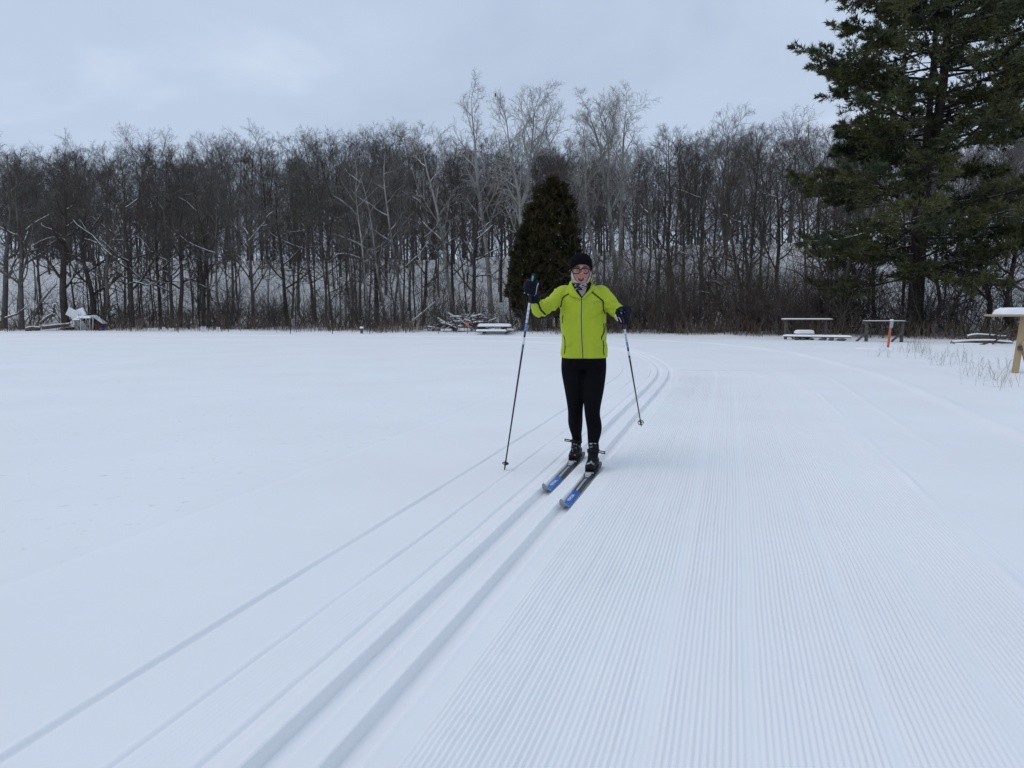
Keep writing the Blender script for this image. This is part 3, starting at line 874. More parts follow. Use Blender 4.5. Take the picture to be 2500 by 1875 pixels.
s, h = spots(110, -26, 14, 7, 25, 0.8, 2.4)
thicket('brush', 'sparse twiggy brush scattered over the snowy slope', s, h, 304, TWIG_DARK, stems=6, n2=4, n3=3)

s, h = spots(95, -60, 52, 25, 38, 2.0, 5.5)
thicket('brush', 'dense dark twiggy undergrowth under the hilltop trees', s, h, 305, TWIG_DARK, stems=7, n2=6, n3=3, spread=0.30)

def weeds(name, label, n, x0, x1, q0, q1, h0, h1, seed, matl, w=0.010, xy=None):
    rng = np.random.default_rng(seed)
    if xy is None:
        x = rng.uniform(x0, x1, n); q = q0 + (q1 - q0) * rng.random(n) ** 1.3
        y = edge_y(x) + q
        dens = vnoise(x / 1.4, y / 1.4, seed) + 0.5
        keep = rng.random(n) < np.clip((dens - 0.15) * 2.0, 0.04, 1)
        x, y = x[keep], y[keep]
    else:
        x, y = xy
    n = len(x)
    z = terrain(x, y)
    H = rng.uniform(h0, h1, n) * (0.5 + 0.8 * rng.random(n))
    d = np.stack([rng.normal(0, .22, n), rng.normal(0, .22, n), np.ones(n)], 1)
    P = np.zeros((n, 3, 3)); p = np.stack([x, y, z - 0.03], 1); P[:, 0] = p
    for s in range(1, 3):
        d /= np.linalg.norm(d, axis=1, keepdims=True)
        p = p + d * (H / 2)[:, None]; P[:, s] = p
        d = d + rng.normal(0, 0.12, d.shape) - np.array([0, 0, 0.05])
    R = np.linspace(1, 0.5, 3)[None] * (w * (0.5 + rng.random((n, 1))))
    parts = [tubes_np(P, R, 3)]
    p2, r2, l2 = grow(P, R, 3, 0.45, 1.0, 20, 55, 0.30, 2, 0.02, 0.1, 0.8, w * 0.35, rng, None, H)
    parts.append(tubes_np(p2, r2, 3))
    o = link(name, mesh_np(name, *join(parts)), None, matl)
    o['kind'] = 'stuff'
    tag(o, label, 'weeds')
    return o
weeds('dead_weeds', 'reddish brown dead weeds lining the left edge of the field', 3300, -32, 9, -0.3, 3.2, 0.2, 0.85, 401, WEED)
weeds('dead_weeds', 'brown dead weeds lining the right edge of the field', 2200, 7.5, 26, -0.2, 2.5, 0.25, 0.8, 402, WEED)

# ------------------------------------------------------------------ big white pine
NEEDLE, _t, _b = new_mat('pine_needles')
_b.inputs['Roughness'].default_value = 0.65
_b.inputs['Specular IOR Level'].default_value = 0.2
_tc = _t.nodes.new('ShaderNodeTexCoord')
_n = _t.nodes.new('ShaderNodeTexNoise'); _n.inputs['Scale'].default_value = 0.7; _n.inputs['Detail'].default_value = 5
_t.links.new(_tc.outputs['Object'], _n.inputs['Vector'])
_r = _t.nodes.new('ShaderNodeValToRGB')
_r.color_ramp.elements[0].position = 0.36; _r.color_ramp.elements[0].color = (0.035, 0.047, 0.025, 1)
_r.color_ramp.elements[1].position = 0.66; _r.color_ramp.elements[1].color = (0.108, 0.108, 0.040, 1)
_t.links.new(_n.outputs[0], _r.inputs[0]); _t.links.new(_r.outputs[0], _b.inputs['Base Color'])
BARK_PINE = bark_mat('bark_pine', (0.022, 0.018, 0.016), (0.060, 0.050, 0.044), 0.15)

def tufts(base, dirs, rng, m=7, L=0.14, w=0.018, spread=0.55):
    """needle bunches: m slim triangles fanning from each base point"""
    N = len(base)
    d = dirs[:, None] + rng.normal(0, spread, (N, m, 3)) + np.array([0, 0, 0.25])
    d /= np.linalg.norm(d, axis=2, keepdims=True)
    l = L * (0.6 + 0.7 * rng.random((N, m, 1)))
    s = np.cross(d, rng.normal(0, 1, (N, m, 3))); s /= np.linalg.norm(s, axis=2, keepdims=True) + 1e-9
    b = base[:, None] + rng.normal(0, 0.012, (N, m, 3))
    tip = b + d * l
    c = b + d * l * 0.15
    v = np.stack([c + s * w * 0.5, tip, c - s * w * 0.5], axis=2).reshape(-1, 3)
    return v, None, np.arange(len(v)).reshape(-1, 3)

def pine():
    rng = np.random.default_rng(9)
    base = W(2230, 832, 31.5); base.z = tz(base.x, base.y) - 0.1
    root = empty('pine_tree', base)
    tag(root, 'huge dark green white pine on the right, reaching out of the frame', 'tree')
    main = trunk_path([(0, 0, -0.2), (0.02, 0, 3.0), (0.05, 0, 6.2), (0.55, 0.1, 8.2), (0.80, 0.1, 11.5), (0.75, 0.2, 16), (0.7, 0.2, 19.5)], 22, 0.03, rng)
    lead = trunk_path([(0.05, 0, 6.0), (0.10, -0.05, 8.0), (0.22, -0.1, 11), (0.18, -0.1, 15.5)], 12, 0.03, rng)
    tp = [tubes_np(main[None], np.interp(np.linspace(0, 1, 22), [0, .06, .3, .45, 1], [.36, .30, .27, .19, .03])[None], 12),
          tubes_np(lead[None], np.linspace(.17, .03, 12)[None], 9)]
    link('trunk', mesh_np('trunk', *join(tp)), root, BARK_PINE)
    # limbs in loose whorls
    env_z = [2.3, 2.9, 3.6, 4.6, 5.4, 6.2, 7.0, 8.0, 8.8, 9.6, 10.4, 11.2, 12, 13, 14, 16, 18, 19.3]
    env_r = [3.2, 4.6, 5.2, 5.2, 5.0, 4.3, 4.4, 4.6, 5.0, 5.6, 5.3, 4.2, 4.7, 4.2, 3.6, 3.0, 2.0, 0.8]
    b0, dr, ln = [], [], []
    z = 2.75; az = 0.3
    while z < 19.0:
        nb = rng.integers(4, 7)
        az += rng.uniform(0.3, 1.2)
        for j in range(nb):
            a = az + j * 6.283 / nb + rng.normal(0, 0.22)
            zz_ = z + rng.normal(0, 0.14)
            L = np.interp(zz_, env_z, env_r) * rng.uniform(0.72, 1.08)
            if 5.6 < zz_ < 7.4 and rng.random() < 0.25:
                continue
            cx = np.interp(zz_, main[:, 2], main[:, 0]); cy = np.interp(zz_, main[:, 2], main[:, 1])
            b0.append((cx, cy, zz_)); ln.append(L)
            el = rng.normal(-0.04, 0.10) + np.interp(zz_, [2, 8, 14, 19], [-0.02, 0.04, 0.25, 0.7])
            dr.append((math.cos(a) * math.cos(el), math.sin(a) * math.cos(el), math.sin(el)))
        z += rng.uniform(0.48, 0.80)
    N = len(b0); k = 9
    P = np.zeros((N, k, 3)); p = np.array(b0); d = np.array(dr); L = np.array(ln)
    P[:, 0] = p
    for s in range(1, k):
        d /= np.linalg.norm(d, axis=1, keepdims=True)
        p = p + d * (L / (k - 1))[:, None]; P[:, s] = p
        d = d + np.array([0, 0, 0.055]) * (s / k) * 1.6 + rng.normal(0, 0.05, d.shape)
    R = (0.018 + 0.009 * L)[:, None] * np.linspace(1, 0.25, k)[None]
    tri = [tubes_np(P, R, 5)]
    p2, r2, l2 = grow(P, R, 15, 0.27, 1.0, 35, 62, 0.30, 5, 0.05, 0.08, 0.5, 0.008, rng, lambda u: np.clip(1.35 - 0.95 * u, 0.25, 1.2), L, flatten=0.35)
    tri.append(tubes_np(p2, r2, 3))
    p3, r3, l3 = grow(p2, r2, 8, 0.18, 1.0, 30, 58, 0.42, 3, 0.08, 0.08, 0.7, 0.005, rng, lambda u: 1.15 - 0.6 * u, np.maximum(l2, 0.35), flatten=0.5)
    link('branches', mesh_np('branches', *join(tri)), root, BARK_PINE)
    bases, dirs = [], []
    for (pp, us) in ((p3, (0.25, 0.5, 0.75, 1.0)), (p2, (0.75, 0.9, 1.0)), (P, (0.97, 1.0))):
        kk = pp.shape[1]
        for u in us:
            f = u * (kk - 1); i = min(int(f), kk - 2); w = f - i
            bases.append(pp[:, i] * (1 - w) + pp[:, i + 1] * w)
            dd = pp[:, i + 1] - pp[:, i]
            dirs.append(dd / (np.linalg.norm(dd, axis=1, keepdims=True) + 1e-9))
    B = np.concatenate(bases); D = np.concatenate(dirs)
    keep = rng.random(len(B)) < np.clip(66000 / len(B), 0, 1)
    B, D = B[keep], D[keep]
    cr = link('crown', mesh_np('crown', *tufts(B, D, rng, m=6, L=0.21, w=0.048), smooth=False), root, NEEDLE)
    cr['kind'] = 'stuff'
    print('pine limbs', N, 'l3', len(p3), 'tufts', len(B))
    return root
pine()

# ------------------------------------------------------------------ dark evergreen (arborvitae) behind the skier
CEDAR = mat('cedar_foliage', (0.015, 0.018, 0.010), 0.8, 0.1, col2=(0.078, 0.062, 0.030), vscale=2.2)
def cedar():
    rng = np.random.default_rng(19)
    base = W(1330, 806, 41.0); base.z = tz(base.x, base.y) - 0.05
    root = empty('cedar_tree', base)
    root.scale = (1, 1, 0.95)
    tag(root, 'dark columnar evergreen standing at the field edge behind the skier', 'tree')
    tr = MB()
    for (x, y, lean, r) in ((-0.55, 0, -0.1, .11), (0.25, -0.15, .05, .16), (0.62, 0.1, .12, .10)):
        tr.tube([(x, y, -.1), (x + lean * .4, y, 1.2), (x * .6 + lean, y, 3.4), (x * .3, y, 6.5)], [r, r * .9, r * .7, .03], 8)
    tr.build('trunk', BARK_MID, root, True)
    # several upright plumes of different height grown together
    plumes = [(0.80, 0.0, 0.6, 7.9, 0.52), (0.32, -0.2, 0.7, 8.15, 0.56), (-0.22, -0.15, 0.6, 7.5, 0.60), (1.12, 0.1, 0.8, 7.2, 0.52), (-0.66, 0.1, 0.7, 6.7, 0.60),
              (0.3, -0.55, 0.6, 7.0, 0.66), (1.18, -0.35, 0.9, 5.9, 0.54), (-1.02, -0.3, 0.6, 5.5, 0.60), (-1.32, -0.2, 0.9, 4.3, 0.52), (0.5, 0.6, 0.7, 7.2, 0.66),
              (-0.35, -0.6, 0.6, 5.8, 0.64), (1.15, 0.0, 0.5, 4.2, 0.56), (-0.85, -0.55, 0.5, 4.2, 0.62)]
    Bs, As = [], []
    for (cx_, cy_, z0_, z1_, r_) in plumes:
        n = int(1300 * r_ * (z1_ - z0_) / 4.0)
        u = rng.random(n)
        zz2 = z0_ + (z1_ - z0_) * u
        pr = r_ * np.interp(u, [0, .06, .2, .45, .7, .88, 1], [.50, .72, .88, 1, 1, .78, .22])
        a = rng.random(n) * 6.283
        lump = 1 + 0.8 * vnoise(a * 1.9 + cx_ * 7, zz2 * 1.7, 44) + 0.5 * vnoise(a * 4 + cx_ * 3, zz2 * 3.8, 45)
        r = pr * lump * np.sqrt(rng.uniform(0.2, 1.0, n))
        Bs.append(np.stack([cx_ + r * np.cos(a), cy_ + r * np.sin(a), zz2], 1)); As.append(a)
        # loose sprays standing out from the plume
        for _ in range(int(16 * r_ * (z1_ - z0_) / 2)):
            uu = rng.random(); aa = rng.random() * 6.283; m_ = rng.integers(7, 16)
            rr2 = r_ * np.interp(uu, [0, .2, .7, 1], [.6, 1, .95, .2]) * rng.uniform(1.0, 1.3)
            zc_ = z0_ + (z1_ - z0_) * uu
            Bs.append(np.stack([cx_ + rr2 * math.cos(aa) + rng.normal(0, .07, m_), cy_ + rr2 * math.sin(aa) + rng.normal(0, .07, m_), zc_ + rng.normal(0.05, .12, m_)], 1)); As.append(np.full(m_, aa))
    B = np.concatenate(Bs); a = np.concatenate(As); z = B[:, 2]
    D = np.stack([np.cos(a) * 0.75, np.sin(a) * 0.75, np.full(len(z), 0.75)], 1)
    c = link('crown', mesh_np('crown', *tufts(B, D, rng, m=7, L=0.28, w=0.085, spread=0.6), smooth=False), root, CEDAR)
    c['kind'] = 'stuff'
    # a few snow scraps caught in the foliage
    pick = rng.random(len(B)) < 0.010
    sb = B[pick] * np.array([1.03, 1.03, 1]); N = len(sb)
    oct_ = np.array([(1, 0, 0), (-1, 0, 0), (0, 1, 0), (0, -1, 0), (0, 0, .7), (0, 0, -.5)]) * 0.05
    vs = (sb[:, None] + oct_[None] * rng.uniform(.5, 1.5, (N, 1, 1)) + rng.normal(0, .01, (N, 6, 3))).reshape(-1, 3)
    tri = np.array([(0, 2, 4), (2, 1, 4), (1, 3, 4), (3, 0, 4), (2, 0, 5), (1, 2, 5), (3, 1, 5), (0, 3, 5)])
    so = link('snow', mesh_np('snow', vs, None, (tri[None] + 6 * np.arange(N)[:, None, None]).reshape(-1, 3)), root, SNOWCAP)
    so['kind'] = 'stuff'
cedar()
# thin bare tree in front of the evergreen's foot and shrubs round it are part of the brush above

# ------------------------------------------------------------------ things along the field edge
WOOD_GREY = mat('weathered_wood', (0.105, 0.095, 0.086), 0.85, 0.1, var=0.35, vscale=9, bump=0.3, bscale=40, stretch=(1, 1, 6))
WOOD_NEW = mat('new_lumber', (0.34, 0.245, 0.135), 0.7, 0.15, col2=(0.46, 0.345, 0.205), vscale=7, bump=0.15, bscale=60, stretch=(1, 1, 0.12))
WOOD_NEW_H = mat('new_lumber_board', (0.34, 0.255, 0.155), 0.7, 0.15, col2=(0.44, 0.345, 0.22), vscale=7, bump=0.15, bscale=60, stretch=(0.12, 1, 1))
METAL_DARK = mat('dark_metal', (0.03, 0.03, 0.032), 0.6, 0.4)
ORANGE = mat('orange_paint', (0.50, 0.145, 0.075), 0.7, 0.2, var=0.15, vscale=30)
ORANGE_V = mat('orange_vinyl', (0.85, 0.13, 0.03), 0.5, 0.4)
WHITE_P = mat('white_paint', (0.72, 0.73, 0.74), 0.6, 0.3, var=0.06, vscale=10)
GREY_PANEL = mat('grey_panel', (0.30, 0.31, 0.30), 0.7, 0.2, var=0.2, vscale=6)
MAROON = mat('maroon_board', (0.060, 0.022, 0.022), 0.7, 0.2, var=0.3, vscale=8)
BLACKISH = mat('dark_board', (0.018, 0.016, 0.016), 0.8, 0.1)
BLUE_P = mat('blue_plastic', (0.02, 0.06, 0.42), 0.4, 0.5)
STONE = mat('stone', (0.115, 0.110, 0.105), 0.9, 0.1, var=0.35, vscale=12, bump=0.4, bscale=30)
TAG_BLUE = mat('tag_pale_blue', (0.30, 0.38, 0.43), 0.6, 0.2, var=0.25, vscale=40)
LOG = bark_mat('log_bark', (0.060, 0.048, 0.040), (0.13, 0.108, 0.09), 0.0)

def snow_slab(mb, c, s, rng, n=(10, 4), top=0.02, rot=None):
    """a rounded, slightly lumpy slab of settled snow; c is the centre of its underside"""
    nx_, ny_ = n
    R = rot or Matrix.Identity(3)
    c = Vector(c)
    vs, fs = [], []
    us = [-1, -.97, -.90] + [(-0.8 + 1.6 * i / (nx_ - 1)) for i in range(nx_)] + [.90, .97, 1]
    ws = [-1, -.9, -.7] + [(-0.5 + 1.0 * i / (ny_ - 1)) for i in range(ny_)] + [.7, .9, 1]
    nw = len(ws)
    for u in us:
        for w in ws:
            e = max(0.0, 1 - abs(u) ** 24) ** 0.5 * max(0.0, 1 - abs(w) ** 8) ** 0.5
            z = s[2] * e * (1 + rng.normal(0, 0.045)) + (0.0 if e > 0 else -0.004)
            vs.append(c + R @ Vector((u * s[0] / 2 + rng.normal(0, .003), w * s[1] / 2 + rng.normal(0, .003), z)))
    for i in range(len(us) - 1):
        for j in range(nw - 1):
            fs.append((i * nw + j, (i + 1) * nw + j, (i + 1) * nw + j + 1, i * nw + j + 1))
    mb.add(vs, fs)
    return mb
rngP = np.random.default_rng(3)
IDENT = Matrix.Identity(3)
def rotz(a):
    return Matrix.Rotation(a, 3, 'Z')

# --- picnic table, half sunk in snow
def picnic():
    c = W(1208, 820, 37.6); gz = tz(c.x, c.y)
    root = empty('picnic_table', (c.x, c.y, gz), math.radians(-4))
    tag(root, 'weathered picnic table with thick snow on top and seats, by the brush pile', 'picnic table')
    L = 1.64
    for k in range(5):
        MB().box((0, -0.30 + 0.15 * k, 0.335), (L, 0.138, 0.038), bevel=.006).build('plank', WOOD_GREY, root)
    for y in (-0.66, 0.66):
        sx = 0.10 if y > 0 else -0.03
        for k in (0, 1):
            MB().box((sx, y - 0.065 + 0.13 * k, 0.115), (L + .12, 0.12, 0.038), bevel=.006).build('seat_plank', WOOD_GREY, root)
        sn = MB(); snow_slab(sn, (sx - (.08 if y < 0 else -.05), y, 0.135), (L - .15, 0.25, 0.085), rngP); sn.build('snow', SNOWCAP, root, True)
    sn = MB(); snow_slab(sn, (0, 0, 0.354), (L - .02, 0.74, 0.125), rngP); sn.build('snow', SNOWCAP, root, True)
    for x in (-0.55, 0.55):
        for sgn in (-1, 1):
            MB().bar((x, sgn * 0.16, 0.315), (x, sgn * 0.52, -0.30), 0.09, 0.04, up=(1, 0, 0)).build('leg', WOOD_GREY, root)
        MB().box((x + .045, 0, 0.07), (0.04, 1.42, 0.09)).build('crossbeam', WOOD_GREY, root)
        MB().bar((x + .0, 0, 0.30), (x * .25, 0, 0.09), 0.04, 0.08).build('brace', WOOD_GREY, root)
picnic()

# --- brush pile
def brush_pile():
    rng = np.random.default_rng(8)
    c = W(1138, 812, 39.6); gz = tz(c.x, c.y)
    root = empty('brush_pile', (c.x, c.y, gz))
    tag(root, 'heap of cut branches dusted with snow behind the picnic table', 'brush pile')
    N = 190
    a = rng.random(N) * 6.28; L = rng.uniform(0.5, 1.6, N)
    x = rng.normal(0, 0.62, N); y = rng.normal(0, 0.35, N)
    hmax = 0.72 * np.exp(-(x / 1.05) ** 4) * np.exp(-(y / 0.8) ** 2) + 0.05
    z = hmax * rng.random(N) ** 0.6
    el = rng.normal(0.05, 0.28, N)
    d = np.stack([np.cos(a) * np.cos(el), np.sin(a) * 0.7 * np.cos(el), np.sin(el)], 1)
    p0 = np.stack([x, y, z], 1) - d * L[:, None] / 2
    P = np.stack([p0 + d * (L * u)[:, None] + rng.normal(0, .03, (N, 3)) for u in (0, .33, .66, 1)], 1)
    P[..., 2] = np.maximum(P[..., 2], 0.01)
    R = np.linspace(1, .5, 4)[None] * rng.uniform(.012, .035, (N, 1))
    p2, r2, _ = grow(P, R, 4, .3, 1, 25, 60, .35, 3, .05, .15, .6, .006, rng)
    o = link('branches', mesh_np('branches', *join([tubes_np(P, R, 5), tubes_np(p2, r2, 3)])), root, LOG); o['kind'] = 'stuff'
    pick = rng.random(N) < 0.75
    Q = P[pick].copy(); rr = R[pick]; Q[..., 2] += rr * 1.0 + .01
    o = link('snow', mesh_np('snow', *tubes_np(Q, rr * 1.0 + .012, 5)), root, SNOWCAP); o['kind'] = 'stuff'
    # rounded snow lumps at its foot
    lum = MB()
    for (lx, ly, lr, lh) in ((-.95, -.5, .30, .10), (-.05, -.6, .34, .14), (.40, -.55, .26, .10)):
        pts = []
        snow_slab(lum, (lx, ly, -.02), (lr * 2, lr * 1.5, lh), rng, n=(5, 3))
    lum.build('snow_lump', SNOWCAP, root, True)
brush_pile()

# --- orange marker on a thin post, plain posts
def thin_post(px, py0, py1, d, label, name='thin_post'):
    a = W(px, py0, d); a.z = tz(a.x, a.y)
    top = W(px, py1, d).z
    m = MB().bar((0, 0, -.15), (0.006, 0, top - a.z), 0.028, 0.028)
    o = m.build(name, METAL_DARK)
    o.location = a
    tag(o, label, 'post', 'thin posts along the field edge')
    return o
for px, y0, y1, d, lab in ((18, 808, 782, 41.5, 'thin dark post at the far left of the field edge'),
                           (435, 812, 798, 39.3, 'thin dark post among the lattice pieces on the left'),
                           (558, 814, 772, 39.2, 'tall thin dark post right of the lattice pieces'),
                           (709, 818, 775, 38.2, 'tall thin dark post midway along the left field edge'),
                           (812, 818, 800, 38.0, 'short thin dark post left of the stump'),
                           (903, 817, 777, 38.0, 'tall thin dark post just right of the stump'),
                           (991, 818, 796, 37.9, 'short thin dark post between the stump and the brush pile'),
                           (1071, 818, 797, 37.8, 'short thin dark post at the left foot of the brush pile')):
    thin_post(px, y0, y1, d, lab)
def orange_marker():
    d = 37.5
    a = W(1141, 817, d); a.z = tz(a.x, a.y)
    root = empty('marker_post', a)
    tag(root, 'thin post with a small orange triangle in front of the brush pile', 'marker')
    zt = W(1141, 787, d).z - a.z
    MB().bar((0, 0, -.2), (0, 0, zt), .024, .024).build('post', METAL_DARK, root)
    t = MB()
    for y in (-.018, -.014):
        t.v += [(-.09, y, zt - .17), (.09, y, zt - .17), (.06, y, zt - .05), (0, y, zt + .03), (-.05, y, zt - .06)]
    t.f = [(0, 1, 2, 3, 4), (9, 8, 7, 6, 5)] + [(i, (i + 1) % 5 + 0, (i + 1) % 5 + 5, i + 5) for i in range(5)]
    t.build('orange_triangle', ORANGE_V, root)
orange_marker()

# --- stump with a snow cap
def stump():
    c = W(883, 816, 38.3); c.z = tz(c.x, c.y)
    root = empty('stump', c)
    tag(root, 'little stump capped with snow in front of the left weeds', 'stump')
    MB().tube([(0, 0, -.1), (0, 0, .08), (.015, 0, .2), (.01, 0, .25)], [.085, .065, .06, .062], 9).build('wood', LOG, root, True)
    m = MB(); snow_slab(m, (.012, 0, .245), (.17, .16, .085), rngP, n=(4, 3)); m.build('snow', SNOWCAP, root, True)
stump()

# --- scraps of white lattice
def lattice(px, py, w, h, d, label):
    c = W(px, py, d); c.z = tz(c.x, c.y)
    root = empty('lattice_panel', c)
    tag(root, label, 'lattice', 'white lattice pieces on the left')
    n = max(2, int(round((w + h) / 0.075)))
    for k in range(1, n):
        t = -h + (w + h) * k / n              # lines z = x - t clipped to the panel
        for sg in (1, -1):
            x0 = max(0, t); x1 = min(w, t + h)
            if x1 - x0 < .03:
                continue
            z0, z1 = x0 - t, x1 - t
            xa, xb = (x0, x1) if sg > 0 else (w - x0, w - x1)
            MB().bar((xa - w / 2, 0.006 * sg, z0 - .02), (xb - w / 2, 0.006 * sg, z1 - .02), .010, .024, up=(0, 1, 0)).build('slat', WHITE_P, root)
    for x in (-w / 2, w / 2):
        MB().box((x, 0, h / 2 - .06), (.025, .03, h + .1)).build('edge_strip', WHITE_P, root)
for px, w, h, d, lab in ((368, .22, .20, 40.2, 'low white lattice scrap, leftmost on the left field edge'),
                         (381, .16, .22, 40.0, 'narrow white lattice scrap, second from the left'),
                         (400, .12, .26, 39.9, 'slim white lattice scrap, third from the left'),
                         (419, .20, .22, 39.8, 'white lattice scrap next to a thin dark post'),
                         (497, .22, .33, 39.4, 'tallest white lattice scrap, standing alone on the left'),
                         (533, .14, .28, 39.3, 'white lattice scrap, rightmost, left of a tall post')):
    lattice(px, 812, w, h, d, lab)

# --- ruined playhouse with a slide, under snow
def playhouse():
    d = 42.0
    o = W(190, 808, d); o.z = tz(o.x, o.y) - 0.02
    root = empty('ruined_playhouse', o)
    tag(root, 'collapsed white playhouse with a snow-covered slide at the far left', 'playhouse')
    def L(px, py, dy=0.0):
        p = W(px, py, d) - o
        p.y = dy
        return p
    def poly(name, matl, pts, y0, y1):
        m = MB(); n = len(pts)
        q = [L(*p) for p in pts]
        m.v = [(p.x, y0, p.z) for p in q] + [(p.x, y1, p.z) for p in q]
        m.f = [tuple(range(n)), tuple(reversed(range(n, 2 * n)))] + [(i, i + n, (i + 1) % n + n, (i + 1) % n) for i in range(n)]
        return m.build(name, matl, root)
    # low timber box on the left with a sagging snow-covered sheet
    poly('timber_base', BLACKISH, [(148, 802), (190, 798), (190, 807), (148, 808)], -.1, .7)
    m = MB()
    q = [L(165, 798), L(189, 797.5), L(187, 779), L(178, 778)]
    m.v = [(q[0].x, -.35, q[0].z), (q[1].x, -.35, q[1].z), (q[2].x, .65, q[2].z), (q[3].x, .65, q[3].z)]
    m.v += [(x, y, z + .09) for x, y, z in m.v]
    m.f = [(3, 2, 1, 0), (4, 5, 6, 7), (0, 1, 5, 4), (1, 2, 6, 5), (2, 3, 7, 6), (3, 0, 4, 7)]
    m.build('snowy_sheet', SNOWCAP, root)
    # gable
    poly('gable', BLACKISH, [(178, 776), (184, 757), (187, 757), (192, 777)], .05, .5)
    m = MB().bar(L(185.5, 756.5, -.1), L(177, 775, -.1), .7, .035, up=(0, 1, 0)); m.build('roof_board', WHITE_P, root)
    m = MB().bar(L(186, 757, .0), L(194, 775, .0), .8, .10, up=(0, 1, 0)); m.build('snow', SNOWCAP, root)
    poly('roof_slope', WHITE_P, [(187, 758), (202, 771), (202, 776), (193, 776)], .1, .35)
    # deck with thick snow, and the slide going down to the right
    poly('deck', WOOD_GREY, [(194, 775.5), (226, 774), (226, 777), (194, 778)], -.25, .6)
    m = MB(); a, b = L(194, 774), L(226, 773)
    snow_slab(m, ((a.x + b.x) / 2, .15, a.z - .06), (b.x - a.x + .05, .85, .13), rngP); m.build('snow', SNOWCAP, root, True)
    m = MB().bar(L(225, 773, .15), L(253, 793, .15), .55, .05, up=(0, 0, 1)); m.build('slide', MAROON, root)
    m = MB().bar(L(225, 770.5, .15), L(253, 790.5, .15), .42, .08, up=(0, 0, 1)); m.build('snow', SNOWCAP, root)
    poly('side_wall', MAROON, [(230, 778), (236, 781), (254, 795), (253, 806), (230, 806)], -.05, .0)
    poly('inner_wall', BLACKISH, [(208, 778), (230, 777), (230, 806), (216, 806)], .45, .5)
    poly('panel', GREY_PANEL, [(189, 781), (204, 780), (204, 805), (190, 806)], -.32, -.28)
    m = MB(); a, b = L(187, 779.5), L(205, 779.5)
    snow_slab(m, ((a.x + b.x) / 2, -.3, a.z - .03), (b.x - a.x, .22, .07), rngP); m.build('snow', SNOWCAP, root, True)
    poly('fallen_panel', GREY_PANEL, [(207, 783), (212, 783), (229, 806), (226, 809), (207, 808)], -.40, -.36)
    for px, p0, p1, y in ((206, 781, 808, -.34), (223, 779, 806, -.15), (230, 770, 806, -.12)):
        m = MB().bar(L(px, p0, y), L(px, p1, y), .045, .045); m.build('post', WHITE_P, root)
    m = MB().tube([L(252, 800, -.2), L(252.5, 803, -.2), L(253, 807, -.2)], [.05, .12, .13], 10); m.build('blue_bucket', BLUE_P, root, True)
playhouse()

# --- fallen logs and limbs
def log(px_pts, d, r, label, snow=True, d2=None, matl=None, name='fallen_log'):
    n = len(px_pts)
    pts = [W(px, py, d + ((d2 or d) - d) * i / (n - 1)) for i, (px, py) in enumerate(px_pts)]
    base = Vector(pts[0]); base.z = tz(base.x, base.y)
    root = empty(name, base)
    P = trunk_path([p - base for p in pts], 9, r * .25, rngP)[None]
    ra, rb = r if hasattr(r, '__len__') else (r, r * .7)
    return root, P, np.linspace(ra, rb, 9)[None]
def put_log(px_pts, d, r, label, snow=1.0, d2=None, matl=None, name='fallen_log', twigs=0):
    n = len(px_pts)
    pts = [W(px, py, d + ((d2 or d) - d) * i / (n - 1)) for i, (px, py) in enumerate(px_pts)]
    base = Vector(pts[0]); base.z = tz(base.x, base.y)
    root = empty(name, base)
    P = trunk_path([p - base for p in pts], 9, r[0] * .25, rngP)[None]
    R = np.linspace(r[0], r[1], 9)[None]
    link('wood', mesh_np('wood', *tubes_np(P, R, 8)), root, matl or LOG)
    if twigs:
        p2, r2, _ = grow(P, R, twigs, .3, 1, 30, 65, .8, 4, .06, .15, .5, .01, rngP)
        o = link('twigs', mesh_np('twigs', *tubes_np(p2, r2, 3)), root, matl or LOG)
        o['kind'] = 'stuff'
    if snow:
        Q = P.copy(); Q[..., 2] += R * .75
        link('snow', mesh_np('snow', *tubes_np(Q, R * .8 * snow + .006, 7)), root, SNOWCAP)
    return tag(root, label, 'log' if name == 'fallen_log' else 'branch')
put_log([(104, 800), (135, 797), (168, 793)], 41.6, (.10, .09), 'snow-covered log lying left of the ruined playhouse', snow=.6)
put_log([(64, 806), (80, 801), (97, 803)], 41.8, (.11, .10), 'short snowy log at the far left, half buried', snow=.6)
put_log([(98, 790), (115, 776), (130, 766)], 41.4, (.085, .06), 'snowy broken limb slanting up, left of the playhouse', name='broken_limb', snow=.6)
put_log([(133, 770), (132, 755), (132, 742)], 41.4, (.075, .06), 'upright snow-plastered broken limb left of the playhouse', name='broken_limb')
put_log([(12, 777), (45, 766), (60, 752)], 42, (.06, .03), 'long snowy limb drooping low at the left photo edge', name='broken_limb', twigs=5, snow=.6)
put_log([(88, 768), (95, 742), (118, 715), (140, 692)], 42, (.08, .03), 'forked snowy limb leaning right at the far left', name='broken_limb', twigs=5, snow=.6)
put_log([(1003, 788), (1030, 765), (1062, 737)], 41.0, (.05, .035), 'pale thin pole leaning right, left of the brush pile', snow=.6, matl=BARK_PALE, name='leaning_pole')
put_log([(1062, 806), (1052, 775), (1047, 750)], 40.5, (.025, .018), 'thin pale stick standing beside the leaning pole', snow=0, matl=BARK_PALE, name='leaning_pole')
put_log([(2361, 826), (2385, 819), (2410, 822), (2455, 824)], 27.3, (.10, .06), 'crooked snow-covered log, upper of the fallen logs at right', twigs=4, snow=.6)
put_log([(2323, 842), (2370, 838), (2420, 836), (2467, 842)], 26.4, (.12, .10), 'long snow-covered log, lower of the fallen logs at right', twigs=5, snow=.6)
put_log([(2330, 846), (2390, 846), (2440, 846)], 26.0, (.09, .08), 'half-buried snowy log in front of the other fallen logs', twigs=4, snow=.7)
